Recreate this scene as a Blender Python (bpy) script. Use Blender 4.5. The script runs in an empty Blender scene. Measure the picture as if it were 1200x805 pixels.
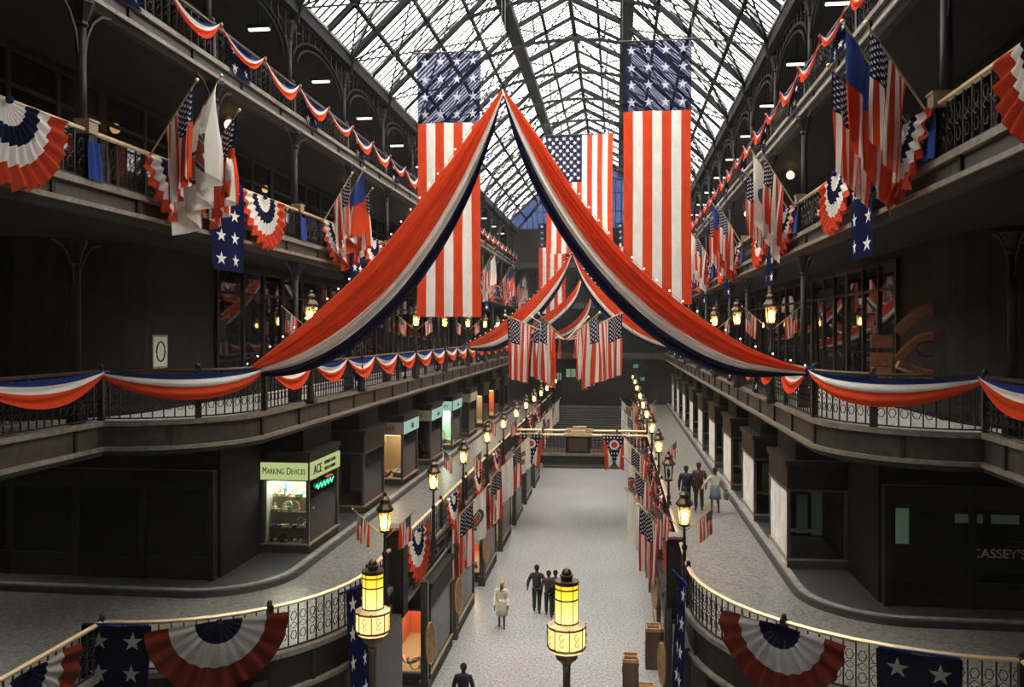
import bpy, math, random
from math import sin, cos, pi, radians, atan, sqrt
from mathutils import Vector, Matrix
random.seed(7)
C = bpy.context.scene.collection
scene = bpy.context.scene
# ---------------------------------------------------------------- camera, sky, exposure
CX, CZ, F = 2.05, 10.6, 1000.0            # camera place in the hall, focal length in pixels of the 1200 px frame
TH = atan(122 / F); S_, C_ = sin(TH), cos(TH)
cd = bpy.data.cameras.new('camera'); cam = bpy.data.objects.new('camera', cd); C.objects.link(cam)
cam.location = (CX, 0, CZ); cam.rotation_euler = (pi / 2, 0, TH)
cd.sensor_width = 36; cd.lens = 36 * F / 1200; cd.shift_y = -14.5 / 1200; cd.clip_end = 300; cd.clip_start = .05
scene.camera = cam
w = bpy.data.worlds.new('overcast_sky'); scene.world = w; w.use_nodes = True
bg = w.node_tree.nodes['Background']; bg.inputs[0].default_value = (1.0, .975, .93, 1); bg.inputs[1].default_value = 4.2
vs = scene.view_settings; vs.view_transform = 'Standard'; vs.look = 'None'; vs.gamma = 1; vs.use_curve_mapping = False
vs.exposure = 1.6
scene.cycles.max_bounces = 6; scene.cycles.diffuse_bounces = 4; scene.cycles.transparent_max_bounces = 12
scene.cycles.sample_clamp_indirect = 4.0; scene.cycles.caustics_reflective = False; scene.cycles.caustics_refractive = False
scene.cycles.use_denoising = True

def P(px, py, d):                          # a pixel of the photograph at depth d, as a point of the hall
    xr = (px - 600) * d / F
    return Vector((CX + xr * C_ - d * S_, xr * S_ + d * C_, CZ - (py - 388) * d / F))

# ---------------------------------------------------------------- materials
class E:                                   # arithmetic on shader sockets
    nt = None
    def __init__(s, v): s.v = v
    @staticmethod
    def op(o, *a):
        n = E.nt.nodes.new('ShaderNodeMath'); n.operation = o
        for i, x in enumerate(a):
            x = x.v if isinstance(x, E) else x
            if isinstance(x, (int, float)): n.inputs[i].default_value = x
            else: E.nt.links.new(x, n.inputs[i])
        return E(n.outputs[0])
    def __add__(s, o): return E.op('ADD', s, o)
    def __sub__(s, o): return E.op('SUBTRACT', s, o)
    def __rsub__(s, o): return E.op('SUBTRACT', o, s)
    def __mul__(s, o): return E.op('MULTIPLY', s, o)
    def __truediv__(s, o): return E.op('DIVIDE', s, o)
    def lt(s, o): return E.op('LESS_THAN', s, o)
    def gt(s, o): return E.op('GREATER_THAN', s, o)
def mod2(x): return E.op('FLOORED_MODULO', x, 2.0)
def rnd(x): return E.op('ROUND', x)
def absf(x): return E.op('ABSOLUTE', x)
def floor(x): return E.op('FLOOR', x)
def mixc(fac, a, b):                       # a where fac=0, b where fac=1
    n = E.nt.nodes.new('ShaderNodeMix'); n.data_type = 'RGBA'
    E.nt.links.new(fac.v, n.inputs[0])
    for i, x in ((6, a), (7, b)):
        if isinstance(x, tuple): n.inputs[i].default_value = (*x, 1)
        else: E.nt.links.new(x, n.inputs[i])
    return n.outputs[2]
def star(x, y, R):                         # 1 inside a five pointed star, tip towards +y
    r = E.op('SQRT', x * x + y * y); t = E.op('ARCTAN2', x, y)
    k = 2 * pi / 5
    t = absf(E.op('FLOORED_MODULO', t + k / 2, k) - k / 2)
    return (r * E.op('COSINE', t - 2 * k / 2)).lt(.309 * R)
RED, WHITE, BLUE = (.66, .065, .022), (.82, .79, .72), (.010, .013, .045)

def newmat(name):
    m = bpy.data.materials.new(name); m.use_nodes = True; nt = m.node_tree; nt.nodes.clear(); E.nt = nt
    return m, nt, nt.nodes.new('ShaderNodeOutputMaterial')
def cloth(name, fn, trans=.3, sheer=None):
    m, nt, out = newmat(name)
    uv = nt.nodes.new('ShaderNodeUVMap'); sp = nt.nodes.new('ShaderNodeSeparateXYZ'); nt.links.new(uv.outputs[0], sp.inputs[0])
    u, v = E(sp.outputs[0]), E(sp.outputs[1])
    col = fn(u, v)
    no = nt.nodes.new('ShaderNodeTexNoise'); no.inputs['Scale'].default_value = 9; no.inputs['Detail'].default_value = 4
    mp = E.op('MULTIPLY_ADD', E(no.outputs[0]), .35, .80)
    mm = nt.nodes.new('ShaderNodeMix'); mm.data_type = 'RGBA'; mm.blend_type = 'MULTIPLY'; mm.inputs[0].default_value = 1
    nt.links.new(col, mm.inputs[6]); nt.links.new(mp.v, mm.inputs[7]); col = mm.outputs[2]
    d = nt.nodes.new('ShaderNodeBsdfDiffuse'); t = nt.nodes.new('ShaderNodeBsdfTranslucent'); mx = nt.nodes.new('ShaderNodeMixShader')
    nt.links.new(col, d.inputs[0]); nt.links.new(col, t.inputs[0]); mx.inputs[0].default_value = trans
    nt.links.new(d.outputs[0], mx.inputs[1]); nt.links.new(t.outputs[0], mx.inputs[2])
    o = mx.outputs[0]
    if sheer:
        tr = nt.nodes.new('ShaderNodeBsdfTransparent'); m2 = nt.nodes.new('ShaderNodeMixShader')
        tr.inputs[0].default_value = (.45, .48, .68, 1)
        nt.links.new(sheer(u, v).v, m2.inputs[0]); nt.links.new(o, m2.inputs[1]); nt.links.new(tr.outputs[0], m2.inputs[2]); o = m2.outputs[0]
    nt.links.new(o, out.inputs[0]); return m
def f_us(u, v):
    stripes = mixc(mod2(floor(v * 13)).gt(.5), RED, WHITE)
    cu, cv = u / .4 * 12, (v - 6 / 13) / (7 / 13) * 10
    iu, iv = rnd(cu), rnd(cv)
    inside = (mod2(iu + iv)).lt(.5) * iu.gt(.5) * iu.lt(11.5) * iv.gt(.5) * iv.lt(9.5)
    # star tips point along the fly's cross direction
    st = star((cu - iu) * .0633, (cv - iv) * .0538, .036) * inside
    return mixc(u.lt(.4) * v.gt(6 / 13), stripes, mixc(st, BLUE, WHITE))
def f_16(u, v):
    stripes = mixc(mod2(floor(u * 7)).gt(.5), RED, WHITE)
    c = E.op('FRACT', u * 4) - .5; r = E.op('FRACT', (v - .735) / .265 * 4) - .5
    st = star(c * .55, r * .54, .16)
    return mixc(v.gt(.735), stripes, mixc(st, (.010, .012, .03), (.50, .50, .55)))
def f_banner(u, v, n=4):
    c = E.op('FRACT', u * 2) - .5; r = E.op('FRACT', v * n) - .5
    return mixc(star(c * .6, r * .55, .17), BLUE, WHITE)
def bands(stops):
    def f(u, v):
        col = stops[0][1]
        for lim, cc in stops[1:]: col = mixc(v.gt(lim), col, cc)
        return col
    return f
BLK = (.014, .016, .04)
def f_ohio(u, v):                          # v: 1 at the hoist (top), 0 at the tails
    x = absf(u - .5) * 2; y = 1 - v
    strp = mixc(x.gt(.62 - 0), WHITE, RED)
    tri = (x.lt(1.02 - y * 1.15))
    cx, cy = (u - .5) * .62, (y - .26)
    r = E.op('SQRT', cx * cx + cy * cy)
    b = mixc(r.lt(.14), BLK, WHITE); b = mixc(r.lt(.085), b, RED)
    gx, gy = E.op('FRACT', u * 7) - .5, E.op('FRACT', y * 9) - .5
    s = (E.op('SQRT', gx * gx + gy * gy)).lt(.22) * r.gt(.17)
    b = mixc(s, b, WHITE)
    return mixc(tri, strp, b)
def f_seal(u, v):                          # white flag with a round seal
    x, y = (u - .5) * 1.5, v - .5
    r = E.op('SQRT', x * x + y * y)
    c = mixc(absf(r - .27).lt(.035), WHITE, (.10, .09, .11)); c = mixc(absf(r - .15).lt(.07), c, (.45, .12, .07)); return c
def f_state(u, v):                         # blue top, then red and white stripes
    st = mixc(mod2(floor(v * 5)).gt(.5), RED, WHITE)
    return mixc(u.lt(.45), st, (.035, .06, .24))
M = {}
M['blue'] = cloth('blue_cloth', lambda u, v: bands([(0, (.04, .075, .28)), (2, WHITE)])(u, v), .2)
M['us'] = cloth('flag_cloth', f_us); M['sixteen'] = cloth('banner_flag_cloth', f_16, .35, lambda u, v: v.gt(.735) * .12)
M['star'] = cloth('starry_banner_cloth', f_banner, .15); M['star3'] = cloth('shaded_starry_cloth', lambda u, v: mixc(star((E.op('FRACT', u * 2) - .5) * .6, (E.op('FRACT', v * 2) - .5) * .55, .17), (.008, .009, .02), (.30, .29, .27)), .1); M['star2'] = cloth('short_starry_cloth', lambda u, v: f_banner(u, v, 2), .15)  # four-star cloth: near-end shade put into its darker blue and greyed stars
M['ohio'] = cloth('swallowtail_cloth', f_ohio); M['seal'] = cloth('white_flag_cloth', f_seal, .4); M['state'] = cloth('state_flag_cloth', f_state)
M['white'] = cloth('white_cloth', lambda u, v: bands([(0, WHITE), (2, WHITE)])(u, v), .4)
M['swag'] = cloth('swag_cloth', bands([(0, (.02, .035, .16)), (.22, WHITE), (.50, RED)]), .25)
M['drape'] = cloth('drape_cloth', bands([(0, (.80, .085, .025)), (.50, WHITE), (.73, (.012, .012, .035))]), .25)
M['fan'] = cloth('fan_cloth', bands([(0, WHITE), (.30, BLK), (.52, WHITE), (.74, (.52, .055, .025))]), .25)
M['fan2'] = cloth('shaded_wide_fan_cloth', bands([(0, (.008, .009, .02)), (.33, (.36, .35, .33)), (.68, (.12, .02, .012))]), .25)  # near-end shade put into the wide fan's colours; its red is dark maroon

def mat(name, col, rough=.6, metal=0, noise=0, scale=6, bump=0, spec=.5):
    m, nt, out = newmat(name)
    b = nt.nodes.new('ShaderNodeBsdfPrincipled'); b.inputs['Roughness'].default_value = rough; b.inputs['Metallic'].default_value = metal
    b.inputs['Base Color'].default_value = (*col, 1); b.inputs['Specular IOR Level'].default_value = spec
    if noise:
        tc = nt.nodes.new('ShaderNodeTexCoord'); no = nt.nodes.new('ShaderNodeTexNoise'); no.inputs['Scale'].default_value = scale; no.inputs['Detail'].default_value = 6
        nt.links.new(tc.outputs['Object'], no.inputs['Vector'])
        rp = nt.nodes.new('ShaderNodeValToRGB'); rp.color_ramp.elements[0].position = .3; rp.color_ramp.elements[1].position = .7
        rp.color_ramp.elements[0].color = (*[c * (1 - noise) for c in col], 1); rp.color_ramp.elements[1].color = (*[min(1, c * (1 + noise)) for c in col], 1)
        nt.links.new(no.outputs[0], rp.inputs[0]); nt.links.new(rp.outputs[0], b.inputs['Base Color'])
        if bump:
            bp = nt.nodes.new('ShaderNodeBump'); bp.inputs['Strength'].default_value = bump; bp.inputs['Distance'].default_value = .02
            nt.links.new(no.outputs[0], bp.inputs['Height']); nt.links.new(bp.outputs[0], b.inputs['Normal'])
    nt.links.new(b.outputs[0], out.inputs[0]); return m
def terrazzo(name, col, big=.25):
    m, nt, out = newmat(name)
    b = nt.nodes.new('ShaderNodeBsdfPrincipled'); b.inputs['Roughness'].default_value = .33
    tc = nt.nodes.new('ShaderNodeTexCoord')
    n1 = nt.nodes.new('ShaderNodeTexNoise'); n1.inputs['Scale'].default_value = 12; n1.inputs['Detail'].default_value = 8; n1.inputs['Roughness'].default_value = .8
    n2 = nt.nodes.new('ShaderNodeTexNoise'); n2.inputs['Scale'].default_value = .33; n2.inputs['Detail'].default_value = 3
    for n in (n1, n2): nt.links.new(tc.outputs['Object'], n.inputs['Vector'])
    f = E.op('MULTIPLY_ADD', E(n1.outputs[0]), 6.0, -2.0) * E.op('MULTIPLY_ADD', E(n2.outputs[0]), big * 2, 1 - big)
    mm = nt.nodes.new('ShaderNodeMix'); mm.data_type = 'RGBA'; mm.blend_type = 'MULTIPLY'; mm.inputs[0].default_value = 1; mm.inputs[6].default_value = (*col, 1)
    nt.links.new(f.v, mm.inputs[7]); nt.links.new(mm.outputs[2], b.inputs['Base Color'])
    nt.links.new(b.outputs[0], out.inputs[0]); return m
def emit(name, col, s, col2=None):
    m, nt, out = newmat(name); e = nt.nodes.new('ShaderNodeEmission'); e.inputs[0].default_value = (*col, 1); e.inputs[1].default_value = s
    nt.links.new(e.outputs[0], out.inputs[0])
    if col2:                               # lower end of the glass is nearest the bulb
        tc = nt.nodes.new('ShaderNodeTexCoord'); sp = nt.nodes.new('ShaderNodeSeparateXYZ'); nt.links.new(tc.outputs['Generated'], sp.inputs[0])
        rp = nt.nodes.new('ShaderNodeValToRGB'); rp.color_ramp.elements[0].color = (*col2, 1); rp.color_ramp.elements[1].color = (*col, 1)
        rp.color_ramp.elements[0].position = .15; rp.color_ramp.elements[1].position = .8
        nt.links.new(sp.outputs[2], rp.inputs[0]); nt.links.new(rp.outputs[0], e.inputs[0])
    return m
def glass(name, tint=(1, 1, 1), refl=1.0, rough=.02, frost=0):
    m, nt, out = newmat(name)
    t = nt.nodes.new('ShaderNodeBsdfTransparent'); t.inputs[0].default_value = (*tint, 1)
    g = nt.nodes.new('ShaderNodeBsdfGlossy'); g.inputs['Roughness'].default_value = rough
    fr = nt.nodes.new('ShaderNodeFresnel'); fr.inputs[0].default_value = 1.5
    mx = nt.nodes.new('ShaderNodeMixShader'); f = E(fr.outputs[0]) * refl
    nt.links.new(f.v, mx.inputs[0]); nt.links.new(t.outputs[0], mx.inputs[1]); nt.links.new(g.outputs[0], mx.inputs[2]); o = mx.outputs[0]
    if frost:
        tl = nt.nodes.new('ShaderNodeBsdfTranslucent'); tl.inputs[0].default_value = (*tint, 1); m2 = nt.nodes.new('ShaderNodeMixShader'); m2.inputs[0].default_value = frost
        nt.links.new(o, m2.inputs[1]); nt.links.new(tl.outputs[0], m2.inputs[2]); o = m2.outputs[0]
    nt.links.new(o, out.inputs[0]); return m
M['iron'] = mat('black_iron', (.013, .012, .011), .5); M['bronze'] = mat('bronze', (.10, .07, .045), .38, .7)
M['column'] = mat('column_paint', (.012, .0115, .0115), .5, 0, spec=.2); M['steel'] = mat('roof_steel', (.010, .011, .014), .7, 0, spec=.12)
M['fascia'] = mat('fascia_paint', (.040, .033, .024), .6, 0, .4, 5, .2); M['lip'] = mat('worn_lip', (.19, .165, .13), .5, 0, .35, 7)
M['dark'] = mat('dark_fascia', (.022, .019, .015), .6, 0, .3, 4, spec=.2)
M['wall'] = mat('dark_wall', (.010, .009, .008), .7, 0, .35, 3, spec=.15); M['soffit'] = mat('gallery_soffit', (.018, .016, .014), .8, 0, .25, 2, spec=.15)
M['wood'] = mat('dark_wood', (.014, .010, .007), .5, 0, .3, 8, spec=.15); M['pale'] = mat('pale_stone', (.62, .57, .47), .6, 0, .25, 6)
M['brass'] = mat('rail_brass', (.80, .62, .38), .45, .6); M['pole'] = mat('pole_wood', (.42, .30, .17), .5)
M['gilt'] = mat('gilt_ball', (.75, .62, .35), .3, .8)
M['ground'] = terrazzo('court_floor', (.36, .356, .345)); M['walk'] = terrazzo('walkway_floor', (.225, .212, .185), .12); M['gfloor'] = terrazzo('gallery_floor', (.62, .60, .55), .12)
M['kerb'] = mat('kerb_stone', (.05, .048, .045), .5, 0, .2, 4); M['kerbtop'] = mat('kerb_top', (.30, .28, .25), .5, 0, .3, 4)
M['pane'] = glass('shop_glass', (.92, .95, .93), 1.0, .01); M['darkpane'] = mat('dark_pane', (.010, .011, .011), .02, 0, spec=.3)
M['sky'] = glass('roof_glass', (.97, .96, .94), .4, .05, .06); M['skyblue'] = glass('blue_roof_glass', (.006, .010, .026), .3, .05, .25)
M['lamp'] = emit('lamp_glass', (1, .42, .10), .4, (1, .66, .24)); M['flame'] = emit('lamp_flame', (1, .62, .24), 20.0); M['big'] = emit('lantern_glass', (1, .50, .02), .62, (1, .76, .24))
M['amber'] = glass('amber_glass', (1, .80, .50), .5, .05, .2); M['big2'] = emit('lantern_bowl_glass', (1, .56, .20), .62); M['tube'] = emit('fluorescent_tube', (.85, 1, .72), 1.2); M['bulb'] = emit('bulb', (1, .60, .22), 2.5)
M['fairy'] = emit('string_bulb', (1, .9, .75), 2.5); M['neon'] = emit('green_neon', (.10, .9, .45), .6); M['neonred'] = emit('red_neon', (1, .10, .05), .6)
M['sign'] = emit('lit_sign', (.74, .85, .36), .20); M['signw'] = emit('lit_white_sign', (.62, .95, .80), .17); M['signd'] = mat('unlit_sign', (.42, .36, .28), .6)
M['ink'] = mat('sign_ink', (.02, .016, .012), .6); M['mintlit'] = emit('lit_green_glass', (.35, .55, .28), .14); M['bluelit'] = emit('lit_blue_glass', (.3, .75, .85), .15); M['strip'] = emit('window_light', (.95, .95, .75), 5.0); M['stripw'] = emit('warm_window_light', (1, .72, .42), 3.5)
M['frame'] = mat('shop_frame', (.06, .054, .045), .5, 0, .3, 6); M['blind'] = mat('pale_blind', (.80, .78, .72), .8, 0, .2, 2); M['back'] = mat('display_back', (.50, .52, .46), .8); M['mint'] = mat('mint_panel', (.38, .62, .48), .7); M['redback'] = mat('red_panel', (.55, .12, .06), .7)
M['orange'] = mat('orange_wood', (.26, .10, .04), .5, 0, .3, 9); M['shelf'] = mat('display_shelf', (.30, .22, .14), .6)
M['tray'] = mat('pale_tray_wood', (.55, .33, .14), .55, 0, .3, 9); M['traydark'] = mat('dark_tray_wood', (.13, .075, .045), .6, 0, .3, 9)
M['oval'] = mat('brown_board', (.30, .17, .09), .5, 0, .25, 5)
PAL = [mat('item_colour', c, .5) for c in ((.6, .55, .45), (.5, .1, .06), (.1, .25, .5), (.55, .4, .1), (.12, .10, .09), (.2, .4, .25), (.7, .68, .6), (.35, .2, .1))]

# ---------------------------------------------------------------- mesh helpers
class MB:
    def __init__(s): s.v = []; s.f = []; s.m = []; s.uv = []; s.has = False
    def add(s, vs_, fs, mi=0, uvs=None):
        b = len(s.v); s.v += [tuple(x) for x in vs_]
        for f in fs:
            s.f.append(tuple(i + b for i in f)); s.m.append(mi)
            s.uv.append([uvs[i] for i in f] if uvs else None)
        if uvs: s.has = True
        return s
    def box(s, x0, x1, y0, y1, z0, z1, mi=0):
        x0, x1 = min(x0, x1), max(x0, x1); y0, y1 = min(y0, y1), max(y0, y1)
        return s.add([(x, y, z) for z in (z0, z1) for y in (y0, y1) for x in (x0, x1)],
                     [(0, 2, 3, 1), (4, 5, 7, 6), (0, 1, 5, 4), (2, 6, 7, 3), (0, 4, 6, 2), (1, 3, 7, 5)], mi)
    def tube(s, pts, r, n=6, mi=0, cap=True):
        pts = [Vector(p) for p in pts]; rings = []
        rr = r if isinstance(r, (list, tuple)) else [r] * len(pts)
        for i, p in enumerate(pts):
            t = (pts[min(i + 1, len(pts) - 1)] - pts[max(i - 1, 0)]).normalized()
            a = t.cross(Vector((0, 0, 1)) if abs(t.z) < .95 else Vector((1, 0, 0))).normalized(); b = t.cross(a)
            rings.append([p + (a * cos(2 * pi * k / n + pi / n) + b * sin(2 * pi * k / n + pi / n)) * rr[i] for k in range(n)])
        vs_ = [q for ring in rings for q in ring]; fs = []
        for i in range(len(pts) - 1):
            for k in range(n): fs.append((i * n + k, i * n + (k + 1) % n, (i + 1) * n + (k + 1) % n, (i + 1) * n + k))
        if cap: fs += [tuple(range(n))[::-1], tuple(range((len(pts) - 1) * n, len(pts) * n))]
        return s.add(vs_, fs, mi)
    def lathe(s, prof, n=12, c=(0, 0, 0), mi=0, ph=0):
        vs_ = [(c[0] + r * cos(2 * pi * k / n + ph), c[1] + r * sin(2 * pi * k / n + ph), c[2] + z) for r, z in prof for k in range(n)]
        fs = [(i * n + k, i * n + (k + 1) % n, (i + 1) * n + (k + 1) % n, (i + 1) * n + k) for i in range(len(prof) - 1) for k in range(n)]
        fs += [tuple(range(n))[::-1], tuple(range((len(prof) - 1) * n, len(prof) * n))]
        return s.add(vs_, fs, mi)
    def ball(s, c, r, n=8, mi=0, sz=1):
        return s.lathe([(r * sin(pi * i / 5) + 1e-4, -r * sz * cos(pi * i / 5)) for i in range(6)], n, c, mi)
    def grid(s, fn, nu, nv, mi=0):
        vs_, uvs = [], []
        for j in range(nv + 1):
            for i in range(nu + 1):
                u, v = i / nu, j / nv; r = fn(u, v)
                if len(r) == 2: vs_.append(r[0]); uvs.append(r[1])
                else: vs_.append(r); uvs.append((u, v))
        k = nu + 1
        return s.add(vs_, [(j * k + i, j * k + i + 1, (j + 1) * k + i + 1, (j + 1) * k + i) for j in range(nv) for i in range(nu)], mi, uvs)
    def prism(s, poly, z0, z1, mi=0):
        n = len(poly)
        return s.add([(x, y, z0) for x, y in poly] + [(x, y, z1) for x, y in poly],
                     [tuple(range(n))[::-1], tuple(range(n, 2 * n))] + [(i, (i + 1) % n, n + (i + 1) % n, n + i) for i in range(n)], mi)
    def mesh(s, name, mats, smooth=False):
        me = bpy.data.meshes.new(name); me.from_pydata(s.v, [], s.f)
        for mm in (mats if isinstance(mats, (list, tuple)) else [mats]): me.materials.append(M[mm] if isinstance(mm, str) else mm)
        if any(s.m): me.polygons.foreach_set('material_index', s.m)
        if s.has:
            l = me.uv_layers.new(name='UVMap'); fl = []
            for f, u in zip(s.f, s.uv): fl += [c for q in (u or [(0, 0)] * len(f)) for c in q]
            l.data.foreach_set('uv', fl)
        if smooth: me.polygons.foreach_set('use_smooth', [True] * len(me.polygons))
        me.update(); return me
    def build(s, name, mats, parent=None, smooth=False): return link(name, s.mesh(name, mats, smooth), parent)
def link(name, me, parent=None, loc=None, rz=0):
    o = bpy.data.objects.new(name, me); C.objects.link(o)
    if parent: o.parent = parent
    if loc is not None: o.location = loc
    if rz: o.rotation_euler = (0, 0, rz)
    return o
def tag(o, label=None, cat=None, group=None, kind=None):
    for k, x in (('label', label), ('category', cat), ('group', group), ('kind', kind)):
        if x: o[k] = x
    return o
def thing(name, label, cat, loc=(0, 0, 0), group=None, rz=0, kind=None):
    return tag(link(name, None, None, loc, rz), label, cat, group, kind)
def struct(name, label=None): return tag(link(name, None), label, kind='structure')
def inst(proto, name, label, cat, loc, group=None, rz=0):   # a copy of a thing: Empty plus its parts, sharing mesh data
    r = thing(name, label, cat, loc, group, rz); made = []
    for pn, me, par in proto:
        made.append(link(pn, me, r if par is None else made[par]))
    return r
ORD = 'first second third fourth fifth sixth seventh eighth ninth tenth eleventh twelfth thirteenth fourteenth fifteenth sixteenth seventeenth eighteenth nineteenth twentieth'.split()
def nth(i): return ORD[i] if i < 20 else 'twenty-' + ORD[i - 20]
SIDE = {-1: 'left', 1: 'right'}
LV = {1: 'walkway', 2: 'lower gallery', 3: 'middle gallery', 4: 'top gallery'}

YF = 78.0                                  # the far end of the hall
class Path:                                # the rim of a gallery seen from above, from the far end to the near one
    def __init__(s, side, h, yc, R, ynear, n=12):
        p = [(side * h, YF), (side * h, yc)]
        if R:
            for i in range(1, n + 1):
                a = pi / 2 * i / n; p.append((side * (h + R - R * cos(a)), yc - R * sin(a)))
            p.append((side * (h + R), ynear))
        s.p = [Vector(q) for q in p]; s.side = side; s.h = h; s.R = R
        s.l = [0]
        for a, b in zip(s.p, s.p[1:]): s.l.append(s.l[-1] + (b - a).length)
        s.yc = yc; s.L = s.l[-1]
    def nrm(s, t): return Vector((-t.y, t.x)) * (1 if s.side < 0 else -1)
    def at(s, q):
        q = max(0, min(s.L, q)); i = 0
        while i < len(s.l) - 2 and s.l[i + 1] < q: i += 1
        a, b = s.p[i], s.p[i + 1]; t = (b - a).normalized()
        return a + t * (q - s.l[i]), t, s.nrm(t)
    def sy(s, y): return YF - y             # length at hall depth y (straight part)
    def pts(s, q0, q1, step=.25):
        out = [q0] + [x for x in s.l if q0 + .02 < x < q1 - .02] + [q1]; return out
    def offset(s, q, o, z):
        p, t, n = s.at(q)
        # mitred normal at the joints of the arc
        for i, x in enumerate(s.l[1:-1], 1):
            if abs(x - q) < 1e-4:
                t2 = (s.p[i + 1] - s.p[i]).normalized(); n2 = s.nrm(t2); n = (n + n2).normalized() / max(.5, (n + n2).normalized().dot(n))
        r = p + n * o; return (r.x, r.y, z)
    def sweep(s, mb, prof, q0=0, q1=None, mi=0, closed=True):
        q1 = s.L if q1 is None else q1; qs = s.pts(q0, q1); k = len(prof)
        vs_ = [s.offset(q, o, z) for q in qs for o, z in prof]; fs = []
        for i in range(len(qs) - 1):
            for j in range(k if closed else k - 1):
                fs.append((i * k + j, i * k + (j + 1) % k, (i + 1) * k + (j + 1) % k, (i + 1) * k + j))
        if closed: fs += [tuple(range(k)), tuple(range((len(qs) - 1) * k, len(qs) * k))[::-1]]
        return mb.add(vs_, fs, mi)
def rect(o0, o1, z0, z1): return [(o0, z0), (o1, z0), (o1, z1), (o0, z1)]
# ---------------------------------------------------------------- the setting
E1 = {-1: Path(-1, 3.77, 19.6, 4.1, 8), 1: Path(1, 3.77, 20.8, 5.2, 8)}
E2 = {s: Path(s, 6.5, 20, 2.6, 6) for s in (-1, 1)}
E3 = {s: Path(s, 6.85, 6, 0, 0) for s in (-1, 1)}
E4 = {s: Path(s, 7.02, 6, 0, 0) for s in (-1, 1)}
EDGE = {1: E1, 2: E2, 3: E3, 4: E4}
FZ = {1: 3.95, 2: 8.6, 3: 13.1, 4: 16.7}    # gallery floors
RH = {1: 1.0, 2: 1.12, 3: .9, 4: .85}       # rail heights
BAY = 4.85
COLY = [13.5 + BAY * k for k in range(14)]

fl = MB().box(-20, 20, -6, YF + 8, -.3, 0); tag(fl.build('floor', 'ground'), 'grey speckled terrazzo floor of the court', kind='structure')
for lv in (1, 2, 3, 4):
    for s in (-1, 1):
        p = EDGE[lv][s]; pl = [tuple(q) for q in p.p]
        yn = pl[-1][1]; out = 20 if lv == 1 else 13.5
        poly = pl + [(s * out, yn), (s * out, YF)]
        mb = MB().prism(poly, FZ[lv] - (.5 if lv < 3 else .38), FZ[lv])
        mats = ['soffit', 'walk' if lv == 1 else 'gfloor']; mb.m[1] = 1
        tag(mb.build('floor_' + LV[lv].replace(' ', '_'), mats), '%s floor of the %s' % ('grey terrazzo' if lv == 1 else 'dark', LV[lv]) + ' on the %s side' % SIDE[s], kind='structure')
ntrim = 0
def fascia(lv, s):
    global ntrim; ntrim += 1
    p = EDGE[lv][s]; z = FZ[lv]
    t = struct('trim_%d' % ntrim, 'worn fascia and cornice along the %s %s' % (SIDE[s], LV[lv]))
    H = {1: .72, 2: .52, 3: .33, 4: .32}[lv]
    a = MB(); p.sweep(a, rect(-.05, .11, z - .06, z + .05)); a.build('lip', 'lip', t)
    b = MB(); p.sweep(b, rect(-.05, .15, z - H - .08, z - H)); b.build('lip', 'lip', t)
    b = MB(); p.sweep(b, [(-.12, z - H - .2), (.03, z - H - .2), (.10, z - H - .08), (-.12, z - H - .08)]); b.build('cornice', 'dark', t)
    q = 0.0; L = p.L
    while q < L - .01:
        q1 = min(q + BAY / 2, L)
        c = MB(); p.sweep(c, rect(-.12, .02, z - H, z - .06), q, q1 - .04)
        c.build('fascia_panel', 'dark' if lv == 1 else 'fascia', t)
        c = MB(); p.sweep(c, rect(-.1, .07, z - H, z - .06), q1 - .04, q1 + .04 if q1 < L else q1); c.build('fascia_stile', 'dark', t)
        q = q1
for lv in (1, 2, 3, 4):
    for s in (-1, 1): fascia(lv, s)

# walls
def wallbox(name, label, m, *bs):
    mb = MB()
    for b in bs: mb.box(*b)
    return tag(mb.build(name, m), label, kind='structure')
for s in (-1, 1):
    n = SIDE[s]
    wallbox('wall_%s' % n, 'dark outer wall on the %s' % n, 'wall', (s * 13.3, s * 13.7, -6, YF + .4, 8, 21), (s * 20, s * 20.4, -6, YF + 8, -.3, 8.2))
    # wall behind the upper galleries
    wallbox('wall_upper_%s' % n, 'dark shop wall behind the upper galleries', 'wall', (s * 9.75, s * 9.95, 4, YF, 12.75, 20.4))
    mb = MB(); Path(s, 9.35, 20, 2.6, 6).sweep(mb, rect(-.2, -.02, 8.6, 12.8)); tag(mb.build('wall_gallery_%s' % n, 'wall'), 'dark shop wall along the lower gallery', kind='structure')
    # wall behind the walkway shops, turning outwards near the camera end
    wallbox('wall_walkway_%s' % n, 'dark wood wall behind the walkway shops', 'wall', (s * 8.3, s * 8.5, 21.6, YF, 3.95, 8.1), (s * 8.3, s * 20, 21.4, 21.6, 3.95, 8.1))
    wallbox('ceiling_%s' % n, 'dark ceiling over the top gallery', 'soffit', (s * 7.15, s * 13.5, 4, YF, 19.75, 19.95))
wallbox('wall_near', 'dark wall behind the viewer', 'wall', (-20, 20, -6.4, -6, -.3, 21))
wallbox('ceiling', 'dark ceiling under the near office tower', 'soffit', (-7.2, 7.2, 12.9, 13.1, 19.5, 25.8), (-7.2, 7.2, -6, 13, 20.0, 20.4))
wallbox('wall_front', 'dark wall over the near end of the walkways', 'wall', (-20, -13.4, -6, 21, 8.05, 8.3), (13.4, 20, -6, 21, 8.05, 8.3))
wallbox('wall_far', 'dark far end wall of the arcade', 'wall', (-13.5, 13.5, YF, YF + .3, 7.6, 20.0), (-20, -3.7, YF + 7.6, YF + 8, 0, 7.6), (3.7, 20, YF + 7.6, YF + 8, 0, 7.6), (-3.7, 3.7, YF + 7.6, YF + 8, 0, 7.6), (-13.5, 13.5, YF + .3, YF + 8, 7.5, 7.7))
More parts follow.
